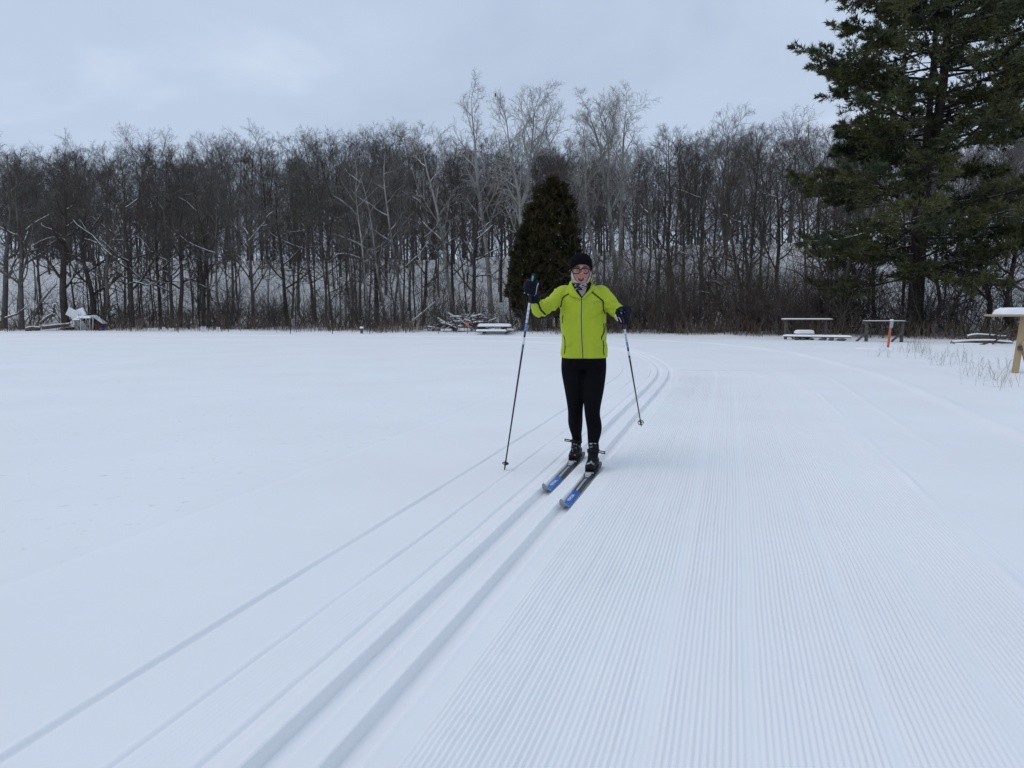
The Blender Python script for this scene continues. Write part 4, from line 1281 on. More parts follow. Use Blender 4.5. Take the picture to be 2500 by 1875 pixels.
put_log([(2420, 682), (2445, 682), (2470, 692), (2500, 710)], 29, (.035, .06), 'snow-topped dead limb jutting in at the right photo edge', name='broken_limb', twigs=4, snow=.6)
put_log([(1722, 690), (1745, 688), (1765, 700)], 38.5, (.06, .05), 'short snow-topped limb hanging on the leaning trunks', snow=1.2, name='broken_limb')
put_log([(1290, 770), (1305, 790), (1322, 808)], 40, (.03, .02), 'thin dark stick slanting beside the foot of the evergreen', snow=0, name='leaning_pole')

# --- two rail tables
def rail_table(xa, xb, ytop, ybase, d, label, post_dx, far_brace, sn=.03):
    a, b = W(xa, ytop, d), W(xb, ytop, d)
    c = (a + b) / 2; gz = tz(c.x, d)
    root = empty('rail_table', (c.x, d, gz))
    tag(root, label, 'table', 'rail tables at the right edge of the field')
    L = b.x - a.x; H = c.z - gz
    for k in (0, 1):
        MB().box((0, -.10 + .2 * k, H - .02), (L, .19, .04), bevel=.005).build('board', WOOD_GREY, root)
    for x in post_dx:
        xx = (x - .5) * L
        for y in (-.09, .09):
            pass
        MB().box((xx, 0, H / 2 - .12), (.09, .09, H + .16)).build('post', WOOD_GREY, root)
        MB().bar((xx + .03, -.06, H * .52), (xx + far_brace, -.06, 0.02), .05, .09, up=(0, 1, 0)).build('brace', WOOD_GREY, root)
        MB().box((xx, .10, H - .08), (.05, .34, .08)).build('bearer', WOOD_GREY, root)
    m = MB(); snow_slab(m, (-.02, 0, H), (L - .03, .40, sn), rngP); m.build('snow', SNOWCAP, root, True)
    return root
rail_table(1911, 2031, 779, 826, 29.6, 'grey rail table with a thin snow layer, left of the stout trunk', (.07, .88), .28)
rail_table(2111, 2208, 783, 840, 27.6, 'darker rail table beside the big pine trunk, behind the orange stake', (.06, .95), -.38, .012)
def low_bench():
    a, b = W(1913, 826, 28.6), W(2078, 832, 27.6)
    gz = tz((a.x + b.x) / 2, 28.1)
    root = empty('low_plank_bench', ((a.x + b.x) / 2, 28.1, gz))
    tag(root, 'long low plank on stones, covered with snow, in front of the rail tables', 'bench')
    off = Vector(((a.x + b.x) / 2, 28.1, gz))
    A, B = a - off, b - off
    A.z = B.z = .12
    MB().bar(A, B, .32, .04).build('plank', WOOD_GREY, root)
    m = MB(); ang = math.atan2(B.y - A.y, B.x - A.x)
    snow_slab(m, (0, 0, .138), ((B - A).length + .06, .40, .06), rngP, rot=rotz(ang)); m.build('snow', SNOWCAP, root, True)
    for k, (px, w) in enumerate(((1942, .16), (1956, .12), (1977, .14), (2005, .24), (2025, .15), (2050, .28))):
        t = (px - 1913) / (2078 - 1913)
        p = A.lerp(B, t)
        s = MB()
        pts, rad = [], []
        for i in range(7):
            u = i / 6
            pts.append((p.x - w / 2 + w * u, p.y - .16 + rngP.normal(0, .006), .04))
            rad.append((.058 * math.sqrt(max(.06, 1 - (2 * u - 1) ** 2)) * (1 + rngP.normal(0, .08)), .11))
        s.tube(pts, rad, 9)
        s.build('foot_stone', STONE, root, True)
low_bench()
def crate():
    c = W(1958, 824, 29.0); gz = tz(c.x, 29.0)
    root = empty('crate', (c.x, 29.0, gz), .1)
    tag(root, 'black crate with snow heaped on top, under the left rail table', 'crate')
    m = MB()
    for sx in (-1, 1):
        m.box((sx * .20, 0, .12), (.03, .36, .26))
    for sy in (-1, 1):
        m.box((0, sy * .17, .12), (.37, .03, .25))
    m.box((0, 0, .0), (.36, .30, .03))
    m.build('box', BLACKISH, root)
    m = MB(); snow_slab(m, (.08, 0, .24), (.62, .42, .13), rngP, n=(5, 4)); m.build('snow', SNOWCAP, root, True)
crate()

# --- orange stake with a pale tag
def stake():
    d = 21.9
    a = W(2167, 863, d); a.z = tz(a.x, d)
    root = empty('trail_stake', a)
    tag(root, 'orange wooden stake with a pale blue tag, leaning right', 'stake')
    t = W(2176, 783, d) - a
    MB().bar((-.01, 0, -.15), t, .030, .062, up=(1, 0, 0), bevel=.004).build('post', ORANGE, root)
    u = Vector(t).normalized()
    MB().bar(u * (t.length - .20) + Vector((.012, -.022, 0)), u * (t.length + .03) + Vector((.016, -.022, 0)), .010, .085, up=(1, 0, 0)).build('tag', TAG_BLUE, root)
    m = MB(); snow_slab(m, t + Vector((.01, 0, .005)), (.08, .06, .035), rngP, n=(3, 3)); m.build('snow', SNOWCAP, root, True)
    # drift line where the stake stands
    m = MB(); snow_slab(m, (-.25, .02, -.03), (1.3, .35, .055), rngP, n=(8, 3)); m.build('snow_drift', SNOWCAP, root, True)
stake()

# --- new lumber plank table at the right edge
def plank_table():
    d = 13.9
    base = W(2476, 924, d); gz = tz(base.x, d)
    root = empty('plank_table', (base.x, d, gz - .02))
    tag(root, 'new pale lumber table with thick snow on its board, at the right photo edge', 'table')
    z_top = W(2440, 767, d).z - gz + .02
    x0 = W(2420, 767, d).x - base.x
    L = 2.2
    ang = math.radians(-3)
    R = rotz(ang)
    for k, y in enumerate((-.10, .10)):
        MB().box(R @ Vector((x0 + L / 2, y, z_top - .022)), (L, .19, .04), R, .005).build('board', WOOD_NEW_H, root)
    sn = MB(); snow_slab(sn, R @ Vector((x0 + L / 2 + .02, 0, z_top)), (L - .2, .37, .115), rngP, n=(14, 4), rot=R); sn.build('snow', SNOWCAP, root, True)
    for xx, dirx in ((.05, 1), (1.60, -1)):
        top = Vector((xx + .055 * dirx, 0, z_top - .045))
        bot = Vector((xx - .055 * dirx, 0, -.12))
        MB().bar(bot, top, .088, .085, up=(1, 0, 0), bevel=.006).build('post', WOOD_NEW, root)
        MB().bar((xx + .005 * dirx, -.055, z_top * .52), (xx + .22 * dirx, -.055, -.1), .038, .088, up=(0, 1, 0), bevel=.004).build('brace', WOOD_GREY if dirx > 0 and False else WOOD_NEW, root)
        MB().bar((xx + .02 * dirx, .06, z_top * .60), (xx + .45 * dirx, .06, z_top - .07), .038, .085, up=(0, 1, 0), bevel=.004).build('brace', WOOD_NEW, root)
        MB().box((xx - .01 * dirx, -.07, z_top * .44), (.12, .02, .085)).build('joint_plate', WOOD_GREY, root)
    m = MB(); snow_slab(m, (.30, 0, z_top * .655), (.30, .05, .04), rngP, n=(4, 3), rot=Matrix.Rotation(-math.radians(36), 3, 'Y')); m.build('snow', SNOWCAP, root, True)
plank_table()

# --- dry grass through the snow at the right
def dry_grass():
    rng = np.random.default_rng(12)
    xs, ys = [], []
    for _ in range(36):
        t = rng.random()
        px = 2185 + 290 * t + rng.normal(0, 30); py = 858 + 88 * t + rng.normal(0, 12)
        g = G(px, max(846, py))
        if g.x < 7.2 + 0 * g.y:
            continue
        n = rng.integers(2, 10)
        xs += list(g.x + rng.normal(0, .16, n)); ys += list(g.y + rng.normal(0, .22, n))
    grass = mat('dry_grass', (0.20, 0.165, 0.12), 0.9, 0.1, var=0.3, vscale=3)
    o = weeds('dry_grass', 'thin dry grass stems poking through snow near the plank table', 0, 0, 0, 0, 0, .16, .42, 13, grass, w=.0024, xy=(np.array(xs), np.array(ys)))
dry_grass()

# --- a small bird on the tip of the forked poplar
def bird():
    cr = [c for c in forked_poplar.children if c.name.startswith('trunk')][0]
    vv = np.zeros(len(cr.data.vertices) * 3, np.float32); cr.data.vertices.foreach_get('co', vv); vv = vv.reshape(-1, 3)
    near = vv[np.abs(vv[:, 0] - (W(1232, 230, 47).x - forked_poplar.location.x)) < 0.8]
    p = forked_poplar.location + Vector(near[np.argmax(near[:, 2])].tolist()) + Vector((0, -.01, .06))
    root = empty('bird', p)
    tag(root, 'tiny dark bird perched on a top twig of the skyline poplars', 'bird')
    m = MB().tube([(0, .10, -.03), (0, .05, .0), (0, 0, .05), (0, -.035, .09), (0, -.06, .125), (0, -.085, .13)], [.012, .03, .045, .036, .028, .006], 8)
    m.build('body', BLACKISH, root, True)
    MB().tube([(0, .06, .0), (0, .17, -.06)], [.02, .012], 6, flat=.4).build('tail', BLACKISH, root, True)
    MB().tube([(0, .02, .03), (0, .0, -.10)], [.008, .006], 5).build('legs', BLACKISH, root)
bird()

# ------------------------------------------------------------------ the skier
LIME = mat('lime_shell', (0.385, 0.465, 0.026), 0.55, 0.22, var=0.07, vscale=7, bump=0.55, bscale=16, stretch=(1.6, 1, 0.7))
LIME_L = mat('lime_trim', (0.50, 0.60, 0.12), 0.6, 0.25)
BLACK_F = mat('black_trim', (0.010, 0.010, 0.012), 0.7, 0.12)
ZIP = mat('zip_grey', (0.040, 0.042, 0.048), 0.45, 0.4)
TIGHTS = mat('black_tights', (0.0042, 0.0044, 0.0060), 0.85, 0.07, var=0.2, vscale=40)
KNIT = mat('black_knit', (0.0055, 0.0056, 0.0070), 0.95, 0.05, bump=0.4, bscale=260)
NAVY = mat('navy_glove', (0.0060, 0.0068, 0.0165), 0.75, 0.12, var=0.25, vscale=60)
GLOVE_W = mat('glove_white', (0.62, 0.63, 0.68), 0.6, 0.3)
RED_P = mat('red_piping', (0.20, 0.02, 0.02), 0.6, 0.3)
FRAME = mat('glasses_frame', (0.008, 0.006, 0.006), 0.4, 0.2)
SKIN, _t, _b = new_mat('skin')
_b.inputs['Roughness'].default_value = 0.5
_b.inputs['Specular IOR Level'].default_value = 0.35
_b.inputs['Subsurface Weight'].default_value = 0.0
_tc = _t.nodes.new('ShaderNodeTexCoord')
_n = _t.nodes.new('ShaderNodeTexNoise'); _n.inputs['Scale'].default_value = 16; _n.inputs['Detail'].default_value = 4
_t.links.new(_tc.outputs['Object'], _n.inputs['Vector'])
_r = _t.nodes.new('ShaderNodeValToRGB')
_r.color_ramp.elements[0].position = .3; _r.color_ramp.elements[0].color = (0.385, 0.195, 0.155, 1)
_r.color_ramp.elements[1].position = .7; _r.color_ramp.elements[1].color = (0.46, 0.25, 0.20, 1)
_t.links.new(_n.outputs[0], _r.inputs[0])
_at = _t.nodes.new('ShaderNodeAttribute'); _at.attribute_name = 'flush'
_mx = _t.nodes.new('ShaderNodeMix'); _mx.data_type = 'RGBA'
_t.links.new(_at.outputs['Fac'], _mx.inputs[0]); _t.links.new(_r.outputs[0], _mx.inputs[6]); _mx.inputs[7].default_value = (0.40, 0.130, 0.115, 1)
_t.links.new(_mx.outputs[2], _b.inputs['Base Color'])
LIPS = mat('lips', (0.30, 0.135, 0.118), 0.45, 0.3)
MOUTH = mat('mouth_inside', (0.035, 0.010, 0.010), 0.5, 0.2)
TEETH = mat('teeth', (0.40, 0.36, 0.32), 0.4, 0.3)
EYE_W = mat('eye_white', (0.30, 0.27, 0.26), 0.4, 0.4)
IRIS = mat('iris', (0.030, 0.022, 0.018), 0.25, 0.5)
BROW = mat('eyebrow', (0.060, 0.036, 0.026), 0.9, 0.1)
UNDER = mat('undershirt', (0.30, 0.25, 0.225), 0.9, 0.1)
LOGO_G = mat('logo_grey', (0.34, 0.42, 0.20), 0.5, 0.3)
# patterned neck gaiter
BUFF, _t, _b = new_mat('gaiter_print')
_b.inputs['Roughness'].default_value = 0.85; _b.inputs['Specular IOR Level'].default_value = 0.1
_tc = _t.nodes.new('ShaderNodeTexCoord')
_mp = _t.nodes.new('ShaderNodeMapping'); _mp.inputs['Scale'].default_value = (22, 22, 52); _mp.inputs['Rotation'].default_value = (0, .5, .2)
_t.links.new(_tc.outputs['Object'], _mp.inputs[0])
_n = _t.nodes.new('ShaderNodeTexNoise'); _n.inputs['Scale'].default_value = 1.0; _n.inputs['Detail'].default_value = 2; _n.inputs['Distortion'].default_value = 0.6
_t.links.new(_mp.outputs[0], _n.inputs['Vector'])
_r = _t.nodes.new('ShaderNodeValToRGB'); _r.color_ramp.interpolation = 'LINEAR'
_r.color_ramp.elements[0].position = .53; _r.color_ramp.elements[0].color = (0.026, 0.024, 0.042, 1)
_r.color_ramp.elements[1].position = .62; _r.color_ramp.elements[1].color = (0.44, 0.42, 0.42, 1)
_sp = _t.nodes.new('ShaderNodeSeparateXYZ'); _t.links.new(_tc.outputs['Object'], _sp.inputs[0])
_mr = _t.nodes.new('ShaderNodeMapRange'); _mr.inputs[1].default_value = 1.475; _mr.inputs[2].default_value = 1.525; _mr.inputs[3].default_value = 0.0; _mr.inputs[4].default_value = 0.34
_t.links.new(_sp.outputs[2], _mr.inputs[0])
_ad = _t.nodes.new('ShaderNodeMath'); _ad.operation = 'ADD'
_t.links.new(_n.outputs[0], _ad.inputs[0]); _t.links.new(_mr.outputs[0], _ad.inputs[1])
_t.links.new(_ad.outputs[0], _r.inputs[0]); _t.links.new(_r.outputs[0], _b.inputs['Base Color'])
# thin lens glass
LENS, _t, _b = new_mat('lens_glass')
_t.nodes.remove(_b)
_o = _t.nodes['Material Output']
_tr = _t.nodes.new('ShaderNodeBsdfTransparent'); _gl = _t.nodes.new('ShaderNodeBsdfGlossy'); _gl.inputs['Roughness'].default_value = 0.05
_tr.inputs['Color'].default_value = (.95, .95, .96, 1)
_ms = _t.nodes.new('ShaderNodeMixShader'); _ms.inputs[0].default_value = 0.025
_t.links.new(_tr.outputs[0], _ms.inputs[1]); _t.links.new(_gl.outputs[0], _ms.inputs[2]); _t.links.new(_ms.outputs[0], _o.inputs[0])
# boots: black fabric with snow dust on what faces up
BOOT, _t, _b = new_mat('snowy_boot')
_b.inputs['Roughness'].default_value = 0.7
_b.inputs['Specular IOR Level'].default_value = 0.10
_tc = _t.nodes.new('ShaderNodeTexCoord'); _n = _t.nodes.new('ShaderNodeTexNoise'); _n.inputs['Scale'].default_value = 45; _n.inputs['Detail'].default_value = 6
_t.links.new(_tc.outputs['Object'], _n.inputs['Vector'])
_n2 = _t.nodes.new('ShaderNodeTexNoise'); _n2.inputs['Scale'].default_value = 12; _t.links.new(_tc.outputs['Object'], _n2.inputs['Vector'])
_ad = _t.nodes.new('ShaderNodeMath'); _ad.operation = 'ADD'; _t.links.new(_n.outputs[0], _ad.inputs[0]); _t.links.new(_n2.outputs[0], _ad.inputs[1])
_ge = _t.nodes.new('ShaderNodeNewGeometry'); _sp = _t.nodes.new('ShaderNodeSeparateXYZ'); _t.links.new(_ge.outputs['Normal'], _sp.inputs[0])
_m2 = _t.nodes.new('ShaderNodeMath'); _m2.operation = 'MULTIPLY_ADD'; _m2.inputs[1].default_value = 0.22
_t.links.new(_sp.outputs[2], _m2.inputs[0]); _t.links.new(_ad.outputs[0], _m2.inputs[2])
_r = _t.nodes.new('ShaderNodeValToRGB')
_r.color_ramp.elements[0].position = .0; _r.color_ramp.elements[0].color = (0.008, 0.0085, 0.010, 1)
_r.color_ramp.elements[1].position = .30; _r.color_ramp.elements[1].color = (0.52, 0.54, 0.57, 1)
e = _r.color_ramp.elements.new(.08); e.color = (0.014, 0.015, 0.017, 1)
_sb = _t.nodes.new('ShaderNodeMath'); _sb.operation = 'SUBTRACT'; _sb.inputs[1].default_value = 1.14
_t.links.new(_m2.outputs[0], _sb.inputs[0]); _t.links.new(_sb.outputs[0], _r.inputs[0]); _t.links.new(_r.outputs[0], _b.inputs['Base Color'])

O = Vector((0.58, 6.25, 0.0))
person = empty('person', O)
tag(person, 'person skiing towards the camera in lime jacket, black tights, black hat and glasses', 'person')

def remesh(mb, voxel, smooth=4, dec=None, fac=0.5):
    me = bpy.data.meshes.new('tmp'); me.from_pydata(mb.v, [], mb.f); me.update()
    ob = bpy.data.objects.new('tmp', me); COL.objects.link(ob)
    m = ob.modifiers.new('r', 'REMESH'); m.mode = 'VOXEL'; m.voxel_size = voxel; m.use_smooth_shade = True
    if smooth:
        s = ob.modifiers.new('s', 'SMOOTH'); s.factor = fac; s.iterations = smooth
    if dec:
        dm = ob.modifiers.new('d', 'DECIMATE'); dm.ratio = dec
    bpy.context.view_layer.update()
    dg = bpy.context.evaluated_depsgraph_get()
    res = bpy.data.meshes.new_from_object(ob.evaluated_get(dg))
    bpy.data.objects.remove(ob); bpy.data.meshes.remove(me)
    res.polygons.foreach_set('use_smooth', np.ones(len(res.polygons), dtype=bool))
    return res

def child(name, me_or_mb, matl, smooth=True, parent=None, kindmesh=False):
    """a part of the skier; geometry is authored in scene coordinates and stored relative to the skier"""
    if isinstance(me_or_mb, MB):
        me = bpy.data.meshes.new(name); me.from_pydata(me_or_mb.v, [], me_or_mb.f); me.update()
        if smooth:
            me.polygons.foreach_set('use_smooth', np.ones(len(me.polygons), dtype=bool))
    else:
        me = me_or_mb; me.name = name
    me.transform(Matrix.Translation(-O))
    return link(name, me, parent or person, matl)

def rings(mb, secs, n=28, power=2.3):
    """stack of horizontal superellipse sections (z, cx, cy, rx, ry), closed"""
    b = len(mb.v)
    for (z, cx, cy, rx, ry) in secs:
        for j in range(n):
            th = 2 * math.pi * j / n
            c, s = math.cos(th), math.sin(th)
            mb.v.append((cx + rx * math.copysign(abs(c) ** (2 / power), c), cy + ry * math.copysign(abs(s) ** (2 / power), s), z))
    for i in range(len(secs) - 1):
        for j in range(n):
            j2 = (j + 1) % n
            mb.f.append((b + i * n + j, b + i * n + j2, b + (i + 1) * n + j2, b + (i + 1) * n + j))
    mb.f.append(tuple(reversed(range(b, b + n))))
    m = b + (len(secs) - 1) * n
    mb.f.append(tuple(range(m, m + n)))
    return mb

def spline(pts, radii, n=14):
    P = np.array([tuple(p) for p in pts], float); R = np.array(radii, float)
    PP = np.concatenate([[2 * P[0] - P[1]], P, [2 * P[-1] - P[-2]]])
    RR = np.concatenate([[R[0]], R, [R[-1]]])
    o, r = [], []
    for i in range(1, len(PP) - 2):
        for t in np.linspace(0, 1, n, endpoint=False):
            h = lambda A: 0.5 * ((2 * A[i]) + (-A[i - 1] + A[i + 1]) * t + (2 * A[i - 1] - 5 * A[i] + 4 * A[i + 1] - A[i + 2]) * t * t + (-A[i - 1] + 3 * A[i] - 3 * A[i + 1] + A[i + 2]) * t ** 3)
            o.append(h(PP)); r.append(float(h(RR)))
    o.append(P[-1]); r.append(R[-1])
    return [Vector(x) for x in o], r

def limb(mb, pts, radii, n=16, caps=True):
    p, r = spline(pts, radii, 6)
    if caps:      # rounded ends
        d0 = (p[0] - p[1]).normalized(); d1 = (p[-1] - p[-2]).normalized()
        p = [p[0] + d0 * r[0] * .8, p[0] + d0 * r[0] * .5] + p + [p[-1] + d1 * r[-1] * .5, p[-1] + d1 * r[-1] * .8]
        r = [r[0] * .35, r[0] * .8] + r + [r[-1] * .8, r[-1] * .35]
    mb.tube(p, r, n)
    return mb

# ---- skis and feet: both skis lie in the tracks
def groove(y, t):
    s_ = TS[np.argmin(np.abs(TY - y))]
    x_, y_ = trail_xy(np.array([s_]), np.array([t]))
    return float(x_[0]), float(y_[0])
SKI_Z = tz(0.5, 6.0) + TRAIL_LIFT - 0.036 + 0.012
ski_axes = []
for (ytip, t) in ((5.27, 0.0), (4.88, 0.212)):
    x0, y0 = groove(ytip, t); x1, y1 = groove(ytip + 1.5, t)
    tip = Vector((x0, y0, SKI_Z)); dr = Vector((x1 - x0, y1 - y0, 0)).normalized()
    ski_axes.append((tip, dr))
FOOT_Z = SKI_Z + 0.050
toes = [a + d * 1.03 + Vector((0, 0, FOOT_Z - SKI_Z)) for a, d in ski_axes]
heels = [toes[i] + ski_axes[i][1] * 0.285 for i in (0, 1)]
ankles = [toes[i] + ski_axes[i][1] * 0.205 + Vector((0, 0, 0.135)) for i in (0, 1)]

# ---- joints
HIP = [Vector((.498, 6.24, .86)), Vector((.668, 6.22, .86))]
KNEE = [Vector((.515, 6.20, .445)), Vector((.640, 6.08, .440))]
SH = [Vector((.418, 6.18, 1.405)), Vector((.706, 6.18, 1.405))]
EL = [Vector((.212, 6.01, 1.278)), Vector((.848, 6.10, 1.258))]
WR = [Vector((.180, 5.885, 1.350)), Vector((.832, 5.885, 1.222))]
HC = Vector((.542, 6.105, 0))         # head centre line

# ---- head surface: theta measured from the face direction
HZ0, HH = 1.466, 0.236
HV = [0, .04, .12, .22, .35, .5, .65, .8, .92, .98, 1.0]
HRX = [.014, .034, .050, .0595, .0670, .0715, .0740, .0705, .0480, .0230, .004]
HFR = [.050, .078, .0860, .0875, .0880, .0885, .0905, .0820, .0540, .0260, .004]
HBK = [-.02, .010, .034, .060, .0830, .0980, .1050, .0970, .0640, .0300, .004]
def head_pt(th, v, off=0.0, detail=True):
    rx = np.interp(v, HV, HRX); fr = np.interp(v, HV, HFR); bk = np.interp(v, HV, HBK)
    s, c = math.sin(th), math.cos(th)
    x = rx * math.copysign(abs(s) ** 0.9, s)
    y = -fr * abs(c) ** 0.85 if c >= 0 else bk * abs(c) ** 0.9
    z = HZ0 + HH * v
    if detail and c > 0:
        g = lambda x0, v0, sx, sv: math.exp(-((x - x0) / sx) ** 2 - ((v - v0) / sv) ** 2)
        dy = 0
        dy -= .012 * g(0, .50, .010, .09) + .024 * g(0, .385, .0125, .055) + .008 * g(.012, .36, .008, .03) + .008 * g(-.012, .36, .008, .03)
        dy -= .006 * g(0.03, .625, .030, .04) + .006 * g(-.03, .625, .030, .04)
        dy += .009 * g(.031, .505, .016, .05) + .009 * g(-.031, .505, .016, .05)
        dy -= .007 * g(.040, .37, .018, .07) + .007 * g(-.040, .37, .018, .07)
        dy -= .005 * g(0, .25, .024, .03) + .005 * g(0, .15, .022, .025) + .008 * g(0, .05, .022, .05)
        y += dy
    nx, ny = (x / max(rx, .01), y / .095)
    L = math.hypot(nx, ny) + 1e-6
    return Vector((HC.x + x + off * nx / L, HC.y + y + off * ny / L, z))

def leg_path(i):
    an = ankles[i]
    mid = (HIP[i] + KNEE[i]) / 2 + Vector(((.004, -.002)[i], -.01, .0))
    calf = KNEE[i] * .62 + an * .38 + Vector(((-.002, .016)[i], .035, 0))
    return ([HIP[i] + Vector((0, 0, .03)), HIP[i] + Vector((0, 0, -.07)), mid, KNEE[i] + Vector((0, 0, .03)), calf, KNEE[i] * .22 + an * .78 + Vector((0, .016, 0)), an],
            [.096, .097, .087, .0625, .0605, .044, .039])

# ---- body: one continuous figure under the clothes
body = MB()
nth, nv = 56, 46
b0 = len(body.v)
for i in range(nv + 1):
    v = i / nv
    for j in range(nth):
        body.v.append(tuple(head_pt(2 * math.pi * j / nth, v)))
for i in range(nv):
    for j in range(nth):
        j2 = (j + 1) % nth
        body.f.append((b0 + i * nth + j, b0 + i * nth + j2, b0 + (i + 1) * nth + j2, b0 + (i + 1) * nth + j))
body.f.append(tuple(reversed(range(b0, b0 + nth)))); body.f.append(tuple(range(b0 + nv * nth, b0 + (nv + 1) * nth)))
for j in range(2):      # ears
    sx = -1 if j == 0 else 1
    body.tube([(HC.x + sx * .066, HC.y + .012, 1.555), (HC.x + sx * .071, HC.y + .018, 1.575), (HC.x + sx * .072, HC.y + .02, 1.598), (HC.x + sx * .070, HC.y + .014, 1.612)], [.008, .012, .014, .008], 8, flat=.5)
rings(body, [(1.36, .552, 6.165, .060, .060), (1.42, .550, 6.150, .056, .058), (1.47, .545, 6.130, .054, .058), (1.53, .543, 6.12, .052, .060)], 20, 2.0)
rings(body, [(.84, .583, 6.225, .160, .110), (.95, .583, 6.22, .158, .105), (1.10, .575, 6.205, .150, .100), (1.25, .566, 6.19, .160, .104), (1.36, .560, 6.175, .162, .095), (1.43, .556, 6.165, .100, .070), (1.46, .553, 6.16, .06, .055)], 24)
for i in range(2):
    limb(body, [SH[i], (SH[i] + EL[i]) / 2, EL[i], WR[i]], [.048, .038, .033, .026], 14)
    lp_, lr_ = leg_path(i)
    limb(body, lp_, [r_ * .74 for r_ in lr_], 14)
    limb(body, [heels[i] + Vector((0, 0, .035)) - ski_axes[i][1] * .03, (toes[i] + heels[i]) / 2 + Vector((0, 0, .035)), toes[i] + ski_axes[i][1] * .035 + Vector((0, 0, .02))], [.030, .032, .020], 12)
    limb(body, [ankles[i] + Vector((0, 0, .02)), ankles[i] - Vector((0, 0, .09))], [.034, .036], 12)

# ---- a gripping hand; a: pole axis (up), f: forearm forward, out: back-of-hand side
def hand(mb, c, a, f, out, k=1.0, fat=1.0):
    """palm on the outer side of the grip, four fingers of different length closing round the front, thumb across the inside"""
    def P(u, v, w):
        return c + out * (u * k) + f * (v * k) + a * (w * k)
    mb.tube([P(.026, -.055, -.004), P(.031, -.030, -.002), P(.033, 0, 0), P(.030, .026, .002), P(.026, .038, .003)],
            [(.026 * k, .020 * k), (.037 * k, .020 * k), (.043 * k, .019 * k), (.043 * k, .016 * k), (.038 * k, .012 * k)], 14, up=a)
    for i, (w, r, ln) in enumerate(((.031, .0102, 1.0), (.010, .0106, 1.08), (-.011, .0102, 1.02), (-.031, .0090, .86))):
        R = .0265
        pts, rad = [], []
        n = 9
        for q in range(n + 1):
            an = math.radians(58 + (178 * ln) * q / n)      # from the knuckle round the front to the inside
            rr_ = R * (1.18 if q < 2 else 1.0) + (.004 if q in (0, 4) else 0)
            pts.append(P(math.cos(an - math.radians(0)) * rr_ + .004, math.sin(an) * rr_ * 1.15 + .004, w + .002 * math.sin(q)))
            rad.append(r * k * fat * (1.05 - .25 * q / n) * (1.08 if q in (0, 4, 7) else 1.0))
        pts = [P(.026, .020, w * .95)] + pts; rad = [rad[0] * 1.05] + rad
        mb.tube(pts, rad, 10)
    # thumb leaves the side of the palm near its base and closes over the grip
    mb.tube([P(.016, -.040, .018), P(-.004, -.034, .030), P(-.024, -.016, .036), P(-.030, .006, .034), P(-.024, .024, .030)],
            [.0135 * k * fat, .0130 * k * fat, .0118 * k * fat, .0112 * k * fat, .0085 * k * fat], 10)
    return P

# ---- poles
def pole_axis(top, tip):
    a = (top - tip); L = a.length
    return a.normalized(), L
tipL = Vector((G(1231, 1150).x, G(1231, 1150).y, -0.005)); topL = W(1303, 671, 5.80)
tipR = W(1566, 1042, 6.90); topR = W(1517, 757, 5.735)
aL, LL = pole_axis(topL, tipL); aR, LR = pole_axis(topR, tipR)
cL = topL - aL * 0.095; cR = topR - aR * 0.065

def perp(v, a):
    w = v - a * v.dot(a)
    return w.normalized()
fL = perp(Vector((-.10, -.92, .15)), aL); outL = perp(Vector((-1, .25, .1)), aL); outL = (outL - fL * outL.dot(fL)).normalized()
fR = perp(Vector((-.10, -.75, -.55)), aR); outR = perp(Vector((1, 0.1, .15)), aR); outR = (outR - fR * outR.dot(fR)).normalized()
bare = MB()
hand(body, cL, aL, fL, outL, .98, .80)
hand(body, cR, aR, fR, outR, .98, .80)
for i, (c, f, out) in enumerate(((cL, fL, outL), (cR, fR, outR))):
    limb(body, [WR[i], (WR[i] * .4 + (c - f * .05 + out * .028) * .6), c - f * .03 + out * .03], [.029, .027, .026], 12)
bm_ = remesh(body, 0.0052, 2, dec=0.28, fac=.4)
fl = bm_.attributes.new('flush', 'FLOAT', 'POINT')
co = np.zeros(len(bm_.vertices) * 3, np.float32); bm_.vertices.foreach_get('co', co); co = co.reshape(-1, 3)
hx = co[:, 0] - HC.x; hv = (co[:, 2] - HZ0) / HH
flush = np.clip(.9 * np.exp(-((np.abs(hx) - .038) / .022) ** 2 - ((hv - .36) / .11) ** 2) + .75 * np.exp(-(hx / .015) ** 2 - ((hv - .37) / .08) ** 2) + .6 * np.exp(-(hx / .04) ** 2 - ((hv - .06) / .08) ** 2), 0, .55)
fl.data.foreach_set('value', flush.astype(np.float32))
child('body', bm_, SKIN)

# ---- jacket
jk = MB()
rings(jk, [(.905, .584, 6.222, .190, .140), (.93, .584, 6.222, .191, .141), (1.00, .582, 6.218, .187, .139), (1.08, .578, 6.21, .183, .136), (1.17, .572, 6.203, .180, .133),
           (1.26, .566, 6.193, .183, .130), (1.34, .561, 6.183, .188, .124), (1.405, .560, 6.175, .176, .110), (1.45, .557, 6.170, .130, .092), (1.482, .554, 6.166, .092, .080), (1.500, .552, 6.16, .080, .074)], 40, 2.5)
for i in range(2):
    sgn = -1 if i == 0 else 1
    mid = (SH[i] + EL[i]) / 2 + Vector((0, 0, -.006))
    limb(jk, [SH[i] + Vector((-sgn * .06, 0, -.015)), SH[i] + Vector((sgn * .005, 0, 0)), mid, EL[i], (EL[i] * .45 + WR[i] * .55), WR[i]], [.072, .071, .063, .056, .050, .043], 20)
jm = remesh(jk, 0.0070, 4)
